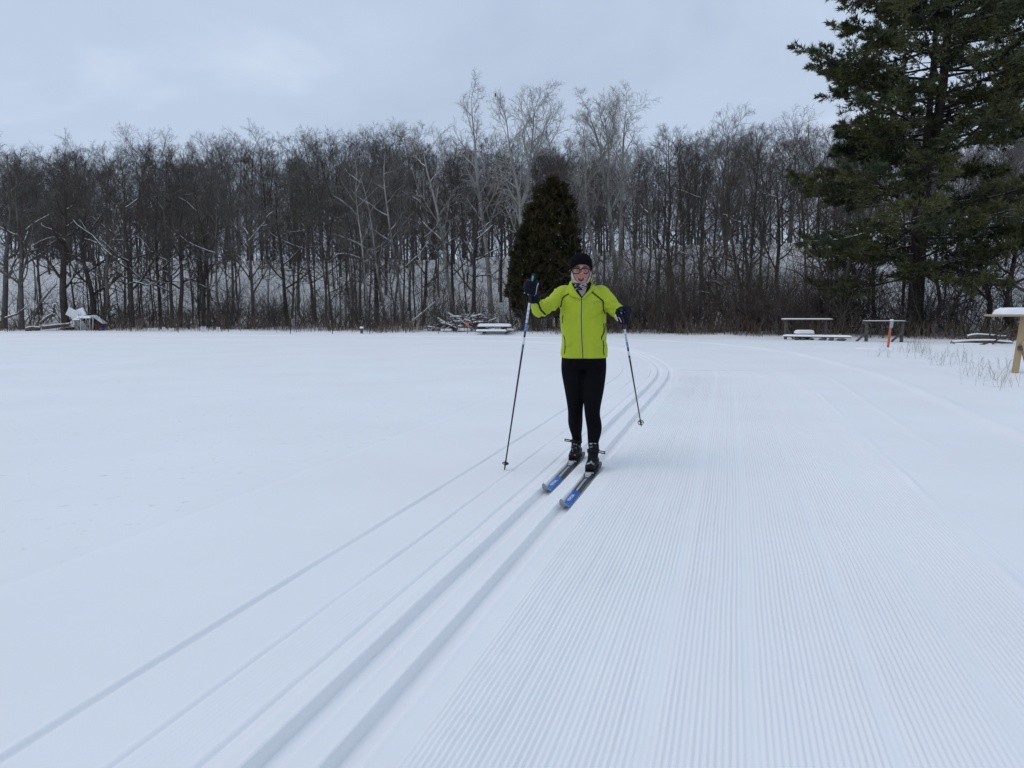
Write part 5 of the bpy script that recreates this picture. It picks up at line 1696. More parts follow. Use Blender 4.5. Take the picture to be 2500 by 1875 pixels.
# folds
co = np.zeros(len(jm.vertices) * 3, np.float32); jm.vertices.foreach_get('co', co); co = co.reshape(-1, 3).astype(float)
no = np.zeros(len(jm.vertices) * 3, np.float32); jm.vertices.foreach_get('normal', no); no = no.reshape(-1, 3).astype(float)
x, y, z = co.T
arm = sst(.19, .23, np.abs(x - .566))
low = 1 - sst(.92, 1.06, z)
f1 = vnoise(x * 16 + z * 9, z * 7 - x * 5, 61) + .5 * vnoise(x * 34 - z * 22, z * 16 + y * 20, 62)
f2 = vnoise((x * .7 + z * 1.0) * 38 + y * 14, (x - z) * 9, 63) + .5 * vnoise((x * .5 + z) * 80, (x - y) * 20, 64)
f3 = np.abs(vnoise(x * 26 + y * 8, z * 6, 65)) * 2 - .5
rdg = lambda v: np.clip(1 - np.abs(v) * 5.5, 0, 1) ** 1.5          # sharp crease lines
c1 = rdg(vnoise(x * 7 - z * 9, z * 5 + x * 4, 81)) - .35 * rdg(vnoise(x * 7 - z * 9 + .25, z * 5 + x * 4, 81))
c2 = rdg(vnoise((x * .8 + z) * 22 + y * 8, (x - z) * 7, 82))
c3 = rdg(vnoise(x * 18 + z * 3, z * 4, 83)) * low
disp = .0075 * f1 * (1 - arm) + .0100 * f2 * arm + .006 * f3 * low - .0075 * c1 * (1 - arm) * sst(.07, .13, np.abs(x - .566)) - .0040 * c1 * (1 - arm) - .0085 * c2 * arm - .006 * c3 + .0035 * vnoise(x * 30, z * 60, 66) * sst(.06, .02, np.abs(z - 1.29)) 
disp = disp * sst(.895, .93, z)
co2 = co + no * disp[:, None]
# hem drawn up a little at the sides, longer in front
hem = (1 - sst(.90, .95, z))
co2[:, 2] += hem * (.020 * sst(6.16, 6.24, y) - .012)
jm.vertices.foreach_set('co', co2.astype(np.float32).ravel()); jm.update()
JB = BVHTree.FromPolygons([v.co.copy() for v in jm.vertices], [tuple(p.vertices) for p in jm.polygons])
EYE = Vector((0, 0, CAM_H))
def on_jacket(px, py, off):
    d = ray(px, py).normalized()
    loc, n, i, dist = JB.ray_cast(EYE, d)
    if loc is None:
        loc, n, i, dist = JB.find_nearest(W(px, py, 6.08))
    return loc + n * off, n
def crop(cx, cy):
    return 1200 + cx / 5.183, 580 + cy / 5.183
def seam(name, pts, width, matl, off=.0022, parent=None):
    """a flat band sewn on the jacket along a line"""
    P = []
    for i in range(len(pts) - 1):
        for t in np.linspace(0, 1, 9, endpoint=False):
            P.append((pts[i][0] * (1 - t) + pts[i + 1][0] * t, pts[i][1] * (1 - t) + pts[i + 1][1] * t))
    P.append(pts[-1])
    Q = [on_jacket(*crop(*p), off) for p in P]
    m = MB(); vs = []
    for i, (q, n) in enumerate(Q):
        t = (Q[min(i + 1, len(Q) - 1)][0] - Q[max(i - 1, 0)][0]).normalized()
        s = t.cross(n).normalized() * width / 2
        vs += [q - s, q + s, q + s - n * .006, q - s - n * .006]
    fs = []
    for i in range(len(Q) - 1):
        for k in range(4):
            k2 = (k + 1) % 4
            fs.append((i * 4 + k, i * 4 + k2, i * 4 + 4 + k2, i * 4 + 4 + k))
    m.add(vs, fs)
    return child(name, m, matl, False, parent)
jacket = child('jacket', jm, LIME)
seam('zip', [(1140, 778), (1135, 1000), (1140, 1250), (1150, 1400), (1156, 1525)], .0085, ZIP, .003, jacket)
for dx_ in (-9, 9):
    seam('zip_edge', [(1140 + dx_, 785), (1135 + dx_, 1000), (1140 + dx_, 1250), (1156 + dx_, 1520)], .0035, LIME_L, .0022, jacket)
seam('piping', [(978, 712), (935, 735), (900, 765), (886, 810), (876, 880)], .0095, BLACK_F, .0028, jacket)
seam('piping', [(1272, 690), (1330, 738), (1412, 805), (1413, 905), (1436, 965)], .0105, BLACK_F, .0028, jacket)
seam('sleeve_stripe', [(585, 800), (605, 870), (630, 920), (682, 974)], .013, BLACK_F, .0028, jacket)
seam('side_piping', [(905, 985), (898, 1030), (897, 1090)], .0065, BLACK_F, .0025, jacket)
seam('side_piping', [(915, 1235), (931, 1300), (932, 1400), (920, 1475)], .0065, BLACK_F, .0025, jacket)
seam('pocket_piping', [(1418, 1085), (1424, 1150), (1416, 1215), (1392, 1262), (1392, 1290)], .0085, BLACK_F, .0028, jacket)
seam('side_piping', [(1408, 1300), (1420, 1370), (1414, 1430), (1424, 1490)], .0075, BLACK_F, .0025, jacket)
seam('side_piping', [(1440, 1085), (1442, 1140), (1430, 1210)], .0045, BLACK_F, .0025, jacket)
for (x0, y0, x1, y1) in ((1255, 826, 1335, 822), (1290, 836, 1338, 833)):
    seam('chest_logo', [(x0, y0), ((x0 + x1) / 2, y0 - 2), (x1, y1)], .0042, LOGO_G, .0018, jacket)
def patch(name, A, B, matl, off, rows_=6, parent=None, bulge=0.0):
    """cloth patch between two lines on the jacket"""
    n = 12
    def res(L):
        s = [0]
        for i in range(len(L) - 1):
            s.append(s[-1] + math.hypot(L[i + 1][0] - L[i][0], L[i + 1][1] - L[i][1]))
        return [(np.interp(u, s, [p[0] for p in L]), np.interp(u, s, [p[1] for p in L])) for u in np.linspace(0, s[-1], n)]
    a, b_ = res(A), res(B)
    m = MB(); vs = []
    for i in range(rows_):
        t = i / (rows_ - 1)
        for j in range(n):
            p = (a[j][0] * (1 - t) + b_[j][0] * t, a[j][1] * (1 - t) + b_[j][1] * t)
            q, nn = on_jacket(*crop(*p), off + bulge * math.sin(t * math.pi * .8))
            vs.append(q)
    fs = [(i * n + j, i * n + j + 1, (i + 1) * n + j + 1, (i + 1) * n + j) for i in range(rows_ - 1) for j in range(n - 1)]
    m.add(vs, fs)
    o = child(name, m, matl, True, parent)
    sm = o.modifiers.new('thick', 'SOLIDIFY'); sm.thickness = .004; sm.offset = -1
    return o
# open neck: black lining, a bit of shirt, two collar flaps
patch('neck_lining', [(1020, 560), (1040, 640), (1085, 710), (1140, 772)], [(1262, 545), (1248, 630), (1205, 700), (1142, 772)], BLACK_F, .004, 8, jacket)
patch('undershirt', [(1095, 640), (1110, 690), (1142, 742)], [(1200, 640), (1188, 690), (1146, 742)], UNDER, .009, 6, None)
patch('collar', [(1030, 530), (1032, 610), (1070, 690), (1138, 778)], [(1000, 560), (985, 640), (983, 730), (1126, 778)], LIME, .010, 7, jacket, .006)
patch('collar', [(1258, 510), (1258, 600), (1220, 680), (1142, 778)], [(1285, 540), (1310, 600), (1285, 668), (1156, 778)], LIME, .010, 7, jacket, .006)
# stand-up collar round the back and sides of the neck
m = MB(); vs = []; n = 26
for j in range(n + 1):
    th = math.radians(58 + (302 - 58) * j / n)
    s_, c_ = math.sin(th), math.cos(th)
    for (z_, r_) in ((1.455, .094), (1.485, .086), (1.515 + .012 * (c_ < 0), .080), (1.530 + .014 * max(0, -c_), .083), (1.518, .074), (1.47, .070)):
        vs.append((.552 + r_ * s_, 6.150 - r_ * .95 * c_, z_))
fs = [(j * 6 + k, j * 6 + k + 1, (j + 1) * 6 + k + 1, (j + 1) * 6 + k) for j in range(n) for k in range(5)]
m.add(vs, fs); child('collar', m, LIME, True, jacket)

# ---- tights
tg = MB()
rings(tg, [(.80, .583, 6.225, .150, .100), (.84, .583, 6.228, .172, .118), (.90, .584, 6.225, .180, .126), (.96, .584, 6.222, .176, .122), (1.0, .583, 6.22, .170, .118)], 32, 2.4)
for i in range(2):
    lp_, lr_ = leg_path(i)
    limb(tg, lp_, lr_, 20)
tm_ = remesh(tg, 0.009, 3)
child('tights', tm_, TIGHTS)

# ---- hat, gaiter
def shell(name, th_fn, v_fn, off_fn, matl, nu=56, nv_=14, closed=True, wob=0.0, parent=None, thick=.004):
    m = MB(); vs = []
    for i in range(nv_ + 1):
        for j in range(nu + 1):
            u = j / nu; w = i / nv_
            vs.append(head_pt(th_fn(u, w), v_fn(u, w), off_fn(u, w), False) if callable(off_fn) else None)
    fs = [(i * (nu + 1) + j, i * (nu + 1) + j + 1, (i + 1) * (nu + 1) + j + 1, (i + 1) * (nu + 1) + j) for i in range(nv_) for j in range(nu)]
    m.add(vs, fs)
    o = child(name, m, matl, True, parent)
    sm = o.modifiers.new('thick', 'SOLIDIFY'); sm.thickness = thick; sm.offset = 0
    return o
def hat_edge(u):
    th = abs(((u + .5) % 1.0) - .5) * 2          # 0 front, 1 back
    return float(np.interp(th, [0, .16, .30, .42, .6, 1], [.685, .665, .585, .455, .40, .36]))
# the hat: knit cap pulled over the ears
m = MB(); vs = []; nu, nv_ = 64, 18
for i in range(nv_ + 1):
    for j in range(nu):
        u = j / nu; e_ = hat_edge(u); w = i / nv_
        v = e_ + (1.0 - e_) * w
        p = head_pt(2 * math.pi * u, min(v, 1.0), .012 + .003 * math.sin(w * 3.1) + (.002 if i == 0 else 0), False)
        # lift the crown: cap stands a little off the skull
        p.z += .022 * sst(.55, 1.0, np.array(v)) + .0016 * math.sin(u * 40) * (1 - w)
        vs.append(p)
m.add(vs, [(i * nu + j, i * nu + (j + 1) % nu, (i + 1) * nu + (j + 1) % nu, (i + 1) * nu + j) for i in range(nv_) for j in range(nu)] + [tuple(range(nv_ * nu, (nv_ + 1) * nu))])
hat = child('hat', m, KNIT)
sm = hat.modifiers.new('thick', 'SOLIDIFY'); sm.thickness = .006; sm.offset = -1
# the gaiter: covers neck, chin edge, cheeks' sides, tucked under the hat
def g_lim(v):
    return math.radians(float(np.interp(v, [-.6, .045, .085, .14, .22, .32, .5, .75], [0, 0, 26, 42, 52, 60, 68, 74])))
m = MB(); vs = []; nu = 60
vlist = [-.36, -.30, -.24, -.18, -.12, -.06, 0, .03, .05, .07, .10, .14, .18, .24, .32, .42, .52, .62, .72]
for v in vlist:
    lim = g_lim(v)
    for j in range(nu + 1):
        th = lim + (2 * math.pi - 2 * lim) * j / nu
        if v >= .05:
            p = head_pt(th, v, .008 + .0025 * math.sin(th * 5 + v * 30), False)
        else:
            # cloth falling from the jaw to the neck, in soft folds
            t = (0.05 - v) / 0.41
            ph = head_pt(th, .05, .008, False)
            r_ = .066 + .004 * math.sin(th * 3 + t * 9) + .0045 * math.sin(t * 20 + th)
            pn = Vector((.547 + r_ * math.sin(th), 6.128 - r_ * 1.0 * math.cos(th), 0))
            k_ = float(sst(0, .28, np.array(t)))
            p = Vector((ph.x * (1 - k_) + pn.x * k_, ph.y * (1 - k_) + pn.y * k_, HZ0 + HH * v))
        vs.append(p)
m.add(vs, [(i * (nu + 1) + j, i * (nu + 1) + j + 1, (i + 1) * (nu + 1) + j + 1, (i + 1) * (nu + 1) + j) for i in range(len(vlist) - 1) for j in range(nu)])
gaiter = child('neck_gaiter', m, BUFF)
gaiter.data.materials[0] = BUFF
sm = gaiter.modifiers.new('thick', 'SOLIDIFY'); sm.thickness = .004; sm.offset = 0

# ---- face parts
def face_pt(x, v, off=0.0):
    best = None
    for th in np.linspace(-1.45, 1.45, 117):
        p = head_pt(th, v)
        if best is None or abs(p.x - HC.x - x) < best[0]:
            best = (abs(p.x - HC.x - x), p)
    return best[1] + Vector((0, -off, 0))
FX = -.010                      # face turned a touch to the photo's left
for sx in (-1, 1):
    c = face_pt(sx * .031 + FX * .6, .498, -.006)
    e = MB()
    for i in range(9):
        ph = math.pi * i / 8
        for j in range(14):
            th = 2 * math.pi * j / 14
            e.v.append((c.x + .0115 * math.sin(ph) * math.cos(th), c.y - .0085 * math.sin(ph) * max(-1, math.sin(th)), c.z + .0042 * math.cos(ph)))
    e.f = [(i * 14 + j, i * 14 + (j + 1) % 14, (i + 1) * 14 + (j + 1) % 14, (i + 1) * 14 + j) for i in range(8) for j in range(14)]
    eo = child('eye', e, EYE_W)
    ir = MB().tube([c + Vector((0, -.0080, .0)), c + Vector((0, -.0096, .0))], [.0056, .0050], 12)
    child('iris', ir, IRIS, True, eo)
    br = MB(); pts = []
    for t in np.linspace(0, 1, 7):
        x_ = sx * (.012 + .036 * t) + FX * .6
        pts.append(face_pt(x_, .600 + .030 * math.sin(t * 2.4) - .012 * t, .003))
    br.tube(pts, [.0020, .0040, .0046, .0046, .0042, .0034, .0018], 6)
    child('eyebrow', br, BROW)
# open smiling mouth
def mouth_ring(w, h_up, h_dn, n=24, off=.001, droop=.012):
    o_ = []
    for j in range(n):
        a_ = 2 * math.pi * j / n
        x_ = w * math.cos(a_); s_ = math.sin(a_)
        v_ = .212 + (h_up if s_ > 0 else h_dn) * s_ + droop * 4 * (abs(math.cos(a_)) ** 2) * .5
        o_.append(face_pt(x_ + FX * .7, v_, off))
    return o_
inner = mouth_ring(.0215, .014, .066, off=.0035, droop=.016)
outer = mouth_ring(.0250, .030, .086, off=.0030, droop=.017)
mm = MB(); cpt = sum(inner, Vector()) / len(inner) + Vector((0, .004, 0))
mm.add(inner + [cpt], [(j, (j + 1) % 24, 24) for j in range(24)])
mouth = child('mouth', mm, MOUTH)
lp = MB(); mid_ = [(inner[j] + outer[j]) / 2 + Vector((0, -.0035, 0)) for j in range(24)]
lp.add(inner + mid_ + outer, [(r_ * 24 + j, r_ * 24 + (j + 1) % 24, (r_ + 1) * 24 + (j + 1) % 24, (r_ + 1) * 24 + j) for r_ in (0, 1) for j in range(24)])
child('lips', lp, LIPS, True, mouth)
tt = MB(); pts = [face_pt(x_ + FX * .7, .212 - .004 + .02 * abs(x_ / .016) ** 2, .0042) for x_ in np.linspace(-.013, .013, 7)]
tt.tube(pts, [.0008, .0012, .0013, .0013, .0013, .0012, .0008], 6)
child('teeth', tt, TEETH, True, mouth)

# ---- glasses
gl = empty('glasses', (0, 0, 0)); gl.parent = person
gc = Vector((W(1417.3, 662, 6.0).x, HC.y - .101, 1.579))
for sx in (-1, 1):
    c = gc + Vector((sx * .0345, .004, 0))
    ring = []
    for j in range(40):
        a_ = 2 * math.pi * j / 40
        cx_, sz_ = math.cos(a_), math.sin(a_)
        xx_ = .0285 * math.copysign(abs(cx_) ** .55, cx_); zz_ = .0200 * math.copysign(abs(sz_) ** .6, sz_)
        xx_ *= (1.0 + .08 * sz_)
        ring.append(c + Vector((xx_, .10 * xx_ * sx * .6 + abs(xx_) * .02, zz_)))
    f_ = MB(); n = 40; m6 = 8; vs = []
    for j in range(n):
        t_ = (ring[(j + 1) % n] - ring[j - 1]).normalized(); a1 = Vector((0, -1, 0)); b1 = t_.cross(a1).normalized()
        top = 1.35 if ring[j].z > c.z + .015 else 1.0
        for q in range(m6):
            an_ = 2 * math.pi * q / m6
            vs.append(ring[j] + a1 * (.0032 * math.cos(an_)) + b1 * (.0034 * top * math.sin(an_)))
    f_.add(vs, [(j * m6 + q, j * m6 + (q + 1) % m6, ((j + 1) % n) * m6 + (q + 1) % m6, ((j + 1) % n) * m6 + q) for j in range(n) for q in range(m6)])
    rim = child('rim', f_, FRAME, True, gl)
    l_ = MB(); l_.add(ring + [c], [(j, (j + 1) % n, n) for j in range(n)])
    child('lens', l_, LENS, True, gl)
    tmpl = MB().tube([c + Vector((sx * .0305, .006, .012)), c + Vector((sx * .040, .03, .012)), c + Vector((sx * .044, .11, .004))], [.0028, .0026, .0024], 6)
    child('temple', tmpl, FRAME, True, gl)
br = MB().tube([gc + Vector((-.0075, .004, .009)), gc + Vector((0, .001, .0105)), gc + Vector((.0075, .004, .009))], [.0030, .0028, .0030], 8)
child('bridge', br, FRAME, True, gl)

# ---- gloves
for i, (c, a, f, out) in enumerate(((cL, aL, fL, outL), (cR, aR, fR, outR))):
    g = MB()
    P = hand(g, c, a, f, out, 1.18, 1.22)
    wr = WR[i]
    limb(g, [P(.028, -.020, 0), P(.026, -.050, -.003), c * .30 + wr * .70 + out * .008, wr], [.036, .037, .037, .040], 14)
    gm_ = remesh(g, .0036, 2, fac=.4)
    glove = child('glove', gm_, NAVY)
    # cuff roll, white panels on the back of the hand, red piping
    cd = (wr - P(.026, -.050, -.003)).normalized()
    q0 = wr - cd * .028
    e1 = perp(Vector((0, 0, 1)), cd); e2 = cd.cross(e1)
    ringm = MB(); n = 20; vs = []
    for k_, (dd, rr_) in enumerate(((-.016, .039), (-.010, .0425), (.002, .0432), (.008, .0405))):
        for j in range(n):
            an_ = 2 * math.pi * j / n
            vs.append(q0 + cd * dd + e1 * rr_ * math.cos(an_) + e2 * rr_ * math.sin(an_))
    ringm.add(vs, [(k_ * n + j, k_ * n + (j + 1) % n, (k_ + 1) * n + (j + 1) % n, (k_ + 1) * n + j) for k_ in range(3) for j in range(n)])
    child('cuff', ringm, BLACK_F, True, glove)
    GB = BVHTree.FromPolygons([v.co + O for v in gm_.vertices], [tuple(p.vertices) for p in gm_.polygons])
    def on_glove(p, off=.0022):
        loc, n_, ii_, dd_ = GB.find_nearest(p)
        return loc + n_ * off
    if i == 0:
        bands = [([P(.05, .03, -.045), P(.04, -.01, -.05), P(.0, -.01, -.052), P(-.03, .0, -.048)], .0042, GLOVE_W, 'white_trim'),
                 ([P(-.035, .01, -.045), P(-.045, .02, -.015), P(-.045, .02, .015), P(-.035, .02, .036)], .0034, GLOVE_W, 'white_trim'),
                 ([P(.01, .035, .045), P(.03, .02, .047), P(.045, .0, .045)], .0026, RED_P, 'red_piping')]
    else:
        bands = [([P(-.04, .02, .04), P(-.045, .03, .015), P(-.045, .03, -.012)], .0048, GLOVE_W, 'white_trim'),
                 ([P(-.02, .04, .036), P(-.012, .045, .012), P(-.01, .045, -.01)], .0030, GLOVE_W, 'white_trim'),
                 ([P(.0, .05, .045), P(.01, .05, .02), P(.005, .05, -.02)], .0022, RED_P, 'red_piping')]
    for pts, r_, mt, nm in bands:
        pp = []
        for q in range(len(pts) - 1):
            for t in np.linspace(0, 1, 6, endpoint=False):
                pp.append(on_glove(pts[q].lerp(pts[q + 1], t)))
        pp.append(on_glove(pts[-1]))
        child(nm, MB().tube(pp, [r_ * .5] + [r_] * (len(pp) - 2) + [r_ * .5], 6), mt, True, glove)

# ---- boots
for i in range(2):
    tip_, dr = ski_axes[i]
    toe, heel, an = toes[i], heels[i], ankles[i]
    b = MB()
    b.tube([toe + Vector((0, 0, .018)), toe + dr * .012 + Vector((0, 0, .024)), toe + dr * .05 + Vector((0, 0, .034)), toe + dr * .11 + Vector((0, 0, .044)), toe + dr * .19 + Vector((0, 0, .046)), toe + dr * .255 + Vector((0, 0, .044)), heel + Vector((0, 0, .040))],
           [(.014, .026), (.022, .035), (.031, .042), (.042, .043), (.047, .040), (.044, .037), (.032, .026)], 18, up=(0, 0, 1))
    b.tube([toe + dr * .13 + Vector((0, 0, .06)), toe + dr * .165 + Vector((0, 0, .095)), toe + dr * .19 + Vector((0, 0, .135)), an + Vector((0, 0, .015)), an + Vector((0, .006, .055))], [(.036, .039), (.045, .041), (.048, .042), (.046, .042), (.040, .039)], 18, up=(-dr.x, -dr.y, 0))
    bt = child('boot', remesh(b, .0048, 3), BOOT)
    s_ = MB(); side = Vector((dr.y, -dr.x, 0))
    vs = []
    for u, w in ((-.004, .020), (.02, .036), (.06, .042), (.12, .041), (.2, .036), (.27, .034), (.292, .024)):
        for z_ in (-.012, .010):
            vs += [toe + dr * u - side * w + Vector((0, 0, z_)), toe + dr * u + side * w + Vector((0, 0, z_))]
    fs = [(0, 1, 3, 2), (24, 26, 27, 25)]
    for k_ in range(6):
        q = k_ * 4
        fs += [(q, q + 4, q + 5, q + 1), (q + 2, q + 3, q + 7, q + 6), (q, q + 2, q + 6, q + 4), (q + 1, q + 5, q + 7, q + 3)]
    s_.add(vs, fs); child('sole', s_, BLACK_F, False, bt)
    # strap over the instep with a loose tab on the outer side
    sg = -1 if i == 0 else 1
    outv = side if side.x * sg > 0 else -side
    ct = toe + dr * .185 + Vector((0, 0, .132))
    st = MB(); vs = []; n = 16
    for j in range(n + 1):
        a_ = math.radians(-115 + 230 * j / n)
        for zz_ in (-.013, .013):
            vs.append(ct + (-dr) * (.0535 * math.cos(a_)) + outv * (.0460 * math.sin(a_)) + Vector((0, 0, zz_ + .004 * math.cos(a_))))
    st.add(vs, [(2 * j, 2 * j + 1, 2 * j + 3, 2 * j + 2) for j in range(n)])
    so = child('strap', st, BLACK_F, True, bt); sm = so.modifiers.new('t', 'SOLIDIFY'); sm.thickness = .004
    tb = MB().bar(ct + outv * .042 - dr * .028 + Vector((0, 0, .004)), ct + outv * .098 - dr * .030 + Vector((0, 0, .012 if i == 0 else -.006)), .005, .022)
    child('tab', tb, BLACK_F, False, so)
    tw = MB().bar(ct + outv * .050 - dr * .0325 + Vector((0, 0, .005)), ct + outv * .090 - dr * .0345 + Vector((0, 0, .011 if i == 0 else -.004)), .0024, .008)
    child('tab_lettering', tw, GLOVE_W, False, so)

# ------------------------------------------------------------------ skis
SKI_BLUE = mat('ski_blue', (0.014, 0.095, 0.40), 0.4, 0.4, col2=(0.028, 0.15, 0.50), vscale=18)
SKI_DARK = mat('ski_dark', (0.028, 0.034, 0.038), 0.45, 0.5, var=0.3, vscale=30)
SKI_GREY = mat('ski_grey', (0.36, 0.37, 0.40), 0.45, 0.4, var=0.15, vscale=30)
SKI_TIP = mat('ski_tip_base', (0.27, 0.32, 0.35), 0.4, 0.4)
BIND = mat('binding', (0.20, 0.205, 0.21), 0.5, 0.4, col2=(0.56, 0.58, 0.60), vscale=38)
TXT = mat('ski_lettering', (0.62, 0.72, 0.88), 0.5, 0.3)
def text_mesh(s, size, depth=.0008):
    c = bpy.data.curves.new('t', 'FONT'); c.body = s; c.size = size; c.extrude = depth; c.align_x = 'CENTER'; c.align_y = 'CENTER'
    ob = bpy.data.objects.new('t', c); COL.objects.link(ob)
    bpy.context.view_layer.update()
    dg = bpy.context.evaluated_depsgraph_get()
    me = bpy.data.meshes.new_from_object(ob.evaluated_get(dg))
    bpy.data.objects.remove(ob); bpy.data.curves.remove(c)
    return me
for i, lab in enumerate(('ski nearer the left photo side, under the rear boot', 'ski nearer the right photo side, under the front boot')):
    tip, dr = ski_axes[i]
    side = Vector((dr.y, -dr.x, 0))
    root = empty('ski', tip)
    tag(root, 'blue-fronted dark cross-country ' + lab, 'ski', 'skis worn by the skier')
    Ls = 1.56
    def zc(u):           # base line: curled tip, slight camber, slightly lifted tail
        tipc = .085 * (1 - min(1, u / .17)) ** 1.7
        tail = .022 * max(0, (u - 1.36) / .2) ** 2
        return tipc + tail + .002
    def hw(u):
        return float(np.interp(u, [0, .012, .05, .12, .25, .8, 1.3, 1.50, 1.545, 1.56], [.004, .012, .0205, .0245, .0250, .0230, .0245, .0235, .016, .005]))
    def th(u):
        return float(np.interp(u, [0, .12, .3, .75, 1.1, 1.4, 1.56], [.006, .008, .015, .026, .024, .012, .007]))
    def seg(name, u0, u1, matl, lift=0.0, wscale=1.0, top_only=False, parent=root, n=22):
        m = MB(); vs = []
        for u in np.linspace(u0, u1, n):
            z0 = zc(u); z1 = z0 + th(u) + lift; w = hw(u) * wscale
            if top_only:
                z0 = z1 - .002
            p = dr * u
            bev = .0035 if not top_only else .0
            vs += [p - side * w + Vector((0, 0, z0)), p + side * w + Vector((0, 0, z0)), p + side * w + Vector((0, 0, z1 - bev)), p + side * (w - bev) + Vector((0, 0, z1)), p - side * (w - bev) + Vector((0, 0, z1)), p - side * w + Vector((0, 0, z1 - bev))]
        fs = [tuple(range(6)), tuple(reversed(range((n - 1) * 6, n * 6)))]
        for k_ in range(n - 1):
            for q in range(6):
                q2 = (q + 1) % 6
                fs.append((k_ * 6 + q2, k_ * 6 + q, k_ * 6 + 6 + q, k_ * 6 + 6 + q2))
        m.add(vs, fs)
        return m.build(name, matl, parent, False)
    seg('tip', 0.0, .155, SKI_TIP, n=16)
    blue = seg('blue_front', .157, .52, SKI_BLUE)
    seg('middle', .522, 1.18, SKI_DARK)
    seg('tail', 1.182, Ls, SKI_DARK)
    seg('grey_stripe', .53, .90, SKI_GREY, lift=.0014, wscale=.34, top_only=True)
    seg('pale_edge', .16, .50, SKI_GREY, lift=.0008, wscale=.0 + .0001, top_only=True) if False else None
    # lettering along the front, readable from the skier's side
    tmn = text_mesh('SALOMON', .036)
    R = Matrix((-dr, -side, Vector((0, 0, 1)))).transposed().to_4x4()
    uc = .335
    tmn.transform(Matrix.Translation(dr * uc + Vector((0, 0, zc(uc) + th(uc) + .0022))) @ R @ Matrix.Scale(1.0, 4))
    link('lettering', tmn, blue, TXT)
    # binding: plate, toe clamp with bar
    ut = 1.03
    bd = MB()
    bz = zc(ut) + th(ut)
    Rm = Matrix((dr, side, Vector((0, 0, 1)))).transposed()
    bd.box(dr * (ut + .13) + Vector((0, 0, bz + .006)), (.36, .040, .012), Rm, .003)
    bo = bd.build('binding_plate', SKI_DARK, root)
    cl = MB().box(dr * (ut - .035) + Vector((0, 0, bz + .014)), (.050, .040, .026), Rm, .006)
    cl.build('binding_toe', BIND, root)
    MB().box(dr * (ut - .082) + Vector((0, 0, bz + .008)), (.040, .028, .014), Rm, .004).build('binding_lever', BIND, root)
    MB().tube([dr * (ut - .006) - side * .036 + Vector((0, 0, bz + .020)), dr * (ut - .006) + side * .036 + Vector((0, 0, bz + .020))], .005, 8).build('binding_bar', BIND, root, True)

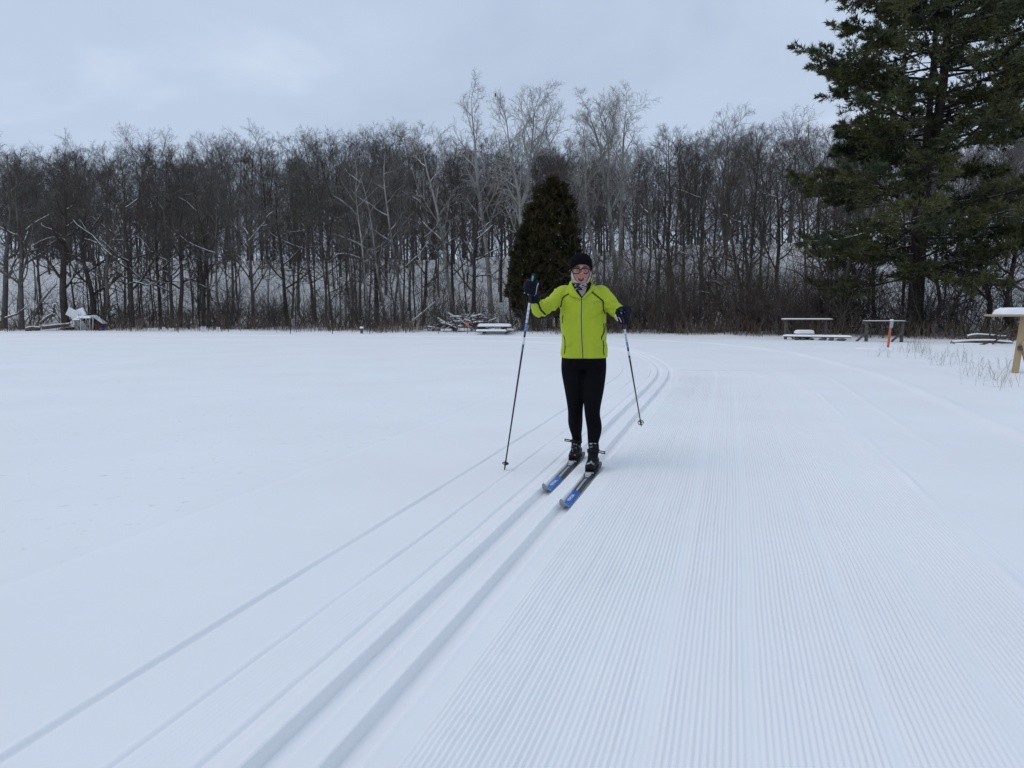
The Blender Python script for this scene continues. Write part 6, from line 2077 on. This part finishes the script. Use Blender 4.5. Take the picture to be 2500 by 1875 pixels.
# ------------------------------------------------------------------ poles
SHAFT = mat('pole_dark', (0.016, 0.013, 0.022), 0.35, 0.5)
P_WHITE = mat('pole_white', (0.60, 0.64, 0.72), 0.4, 0.4)
P_BLUE = mat('pole_blue', (0.025, 0.17, 0.46), 0.4, 0.4)
P_TEAL = mat('pole_teal', (0.03, 0.16, 0.17), 0.4, 0.4)
GRIP = mat('pole_grip', (0.012, 0.013, 0.02), 0.7, 0.3)
CYAN = mat('grip_cyan', (0.10, 0.42, 0.52), 0.4, 0.4)
P_TXT = mat('pole_lettering_dark', (0.03, 0.07, 0.22), 0.5, 0.3)
P_TXT2 = mat('pole_lettering_pale', (0.42, 0.66, 0.86), 0.5, 0.3)
for top, tip, a, L, lab in ((topL, tipL, aL, LL, 'ski pole planted in the snow, held in the raised hand at the left'),
                            (topR, tipR, aR, LR, 'ski pole trailing back off the snow, held in the lowered hand at the right')):
    root = empty('ski_pole', tip)
    tag(root, 'dark ' + lab, 'ski pole', 'ski poles held by the skier')
    T = a * L
    def at_(fr):
        return T * (1 - fr)
    def band(name, f0, f1, matl, par=root, extra=0.0, slant=False):
        r0 = .0088 - .0035 * f0; r1 = .0088 - .0035 * f1
        return MB().tube([at_(f0), at_((f0 + f1) / 2), at_(f1)], [r0 + extra, (r0 + r1) / 2 + extra, r1 + extra], 12).build(name, matl, par, True)
    shaft = band('shaft', .10, .965, SHAFT)
    wb = band('white_band', .135, .232, P_WHITE, shaft, .0006)
    bb = band('blue_band', .234, .275, P_BLUE, shaft, .0006)
    band('white_stripe', .303, .338, P_WHITE, shaft, .0006)
    band('teal_stripe', .352, .373, P_TEAL, shaft, .0006)
    grip = MB().tube([at_(-.0), at_(.008), at_(.03), at_(.07), at_(.105), at_(.125)], [.010, .0165, .0150, .0155, .0145, .0105], 14).build('grip', GRIP, root, True)
    MB().tube([at_(-.004), at_(.006)], [.0125, .0172], 14).build('grip_cap', GRIP, grip, True)
    s1 = perp(Vector((-.3, -1, 0)), a)
    MB().bar(at_(.004) + s1 * .0172, at_(.030) + s1 * .0165, .012, .003, up=s1).build('cyan_mark', CYAN, grip)
    # hand strap looping from the grip
    s2 = a.cross(s1)
    lp = [at_(.020) + s2 * .016, at_(.035) + s2 * .034 + s1 * .01, at_(.075) + s2 * .040 + s1 * .012, at_(.105) + s2 * .026, at_(.085) + s2 * .015]
    pts, rr_ = spline(lp, [.006] * 5, 5)
    MB().tube(pts, [(.0016, .0075)] * len(pts), 8, up=s2).build('strap', BLACK_F, root, True)
    # lettering up the shaft, facing the viewer
    face = perp(Vector((0, 0, CAM_H)) - (tip + at_(.2)), a)
    for word, fc, mt, par, sz in (('TOUR', .184, P_TXT, wb, .0125), ('SP', .254, P_TXT2, bb, .0125)):
        n_ = len(word)
        for k_, ch in enumerate(word):
            f_ = fc + (k_ - (n_ - 1) / 2) * .0205
            tmx = text_mesh(ch, .020, .0004)
            right_ = (-a).cross(face) * -1
            R = Matrix((face.cross(a) * -1, a, face)).transposed().to_4x4()
            rad_ = .0088 - .0035 * f_ + .0016
            tmx.transform(Matrix.Translation(at_(f_) + face * rad_) @ R)
            link('lettering', tmx, par, mt)
    # basket: open ring on two spokes, spike
    ring = MB(); n = 22; bc = at_(.955); e1 = perp(Vector((0, 1, .2)), a); e2 = a.cross(e1)
    m6 = 6; vs = []
    for j in range(n):
        an_ = 2 * math.pi * j / n
        rc = bc + e1 * (.026 * math.cos(an_)) + e2 * (.024 * math.sin(an_))
        rad_ = (rc - bc).normalized()
        for q in range(m6):
            b_ = 2 * math.pi * q / m6
            vs.append(rc + rad_ * (.0035 * math.cos(b_)) + a * (.0042 * math.sin(b_)))
    ring.add(vs, [(j * m6 + q, j * m6 + (q + 1) % m6, ((j + 1) % n) * m6 + (q + 1) % m6, ((j + 1) % n) * m6 + q) for j in range(n) for q in range(m6)])
    for an_ in (0.6, 2.7, 4.7):
        ring.tube([bc, bc + e1 * (.026 * math.cos(an_)) + e2 * (.024 * math.sin(an_))], [.005, .0035], 6)
    ring.tube([at_(.935), at_(.95), at_(.97)], [.006, .009, .007], 10)
    ring.build('basket', SHAFT, root, True)
    MB().tube([at_(.965), at_(.985), at_(1.0)], [.0065, .0050, .0012], 8).build('spike', METAL_DARK, root, True)
for k_, v_ in (('ankles', ankles), ('toes', toes), ('tips', [a for a, d in ski_axes]), ('pole', [topL, tipL, LL, topR, tipR, LR])):
    print(k_, v_)
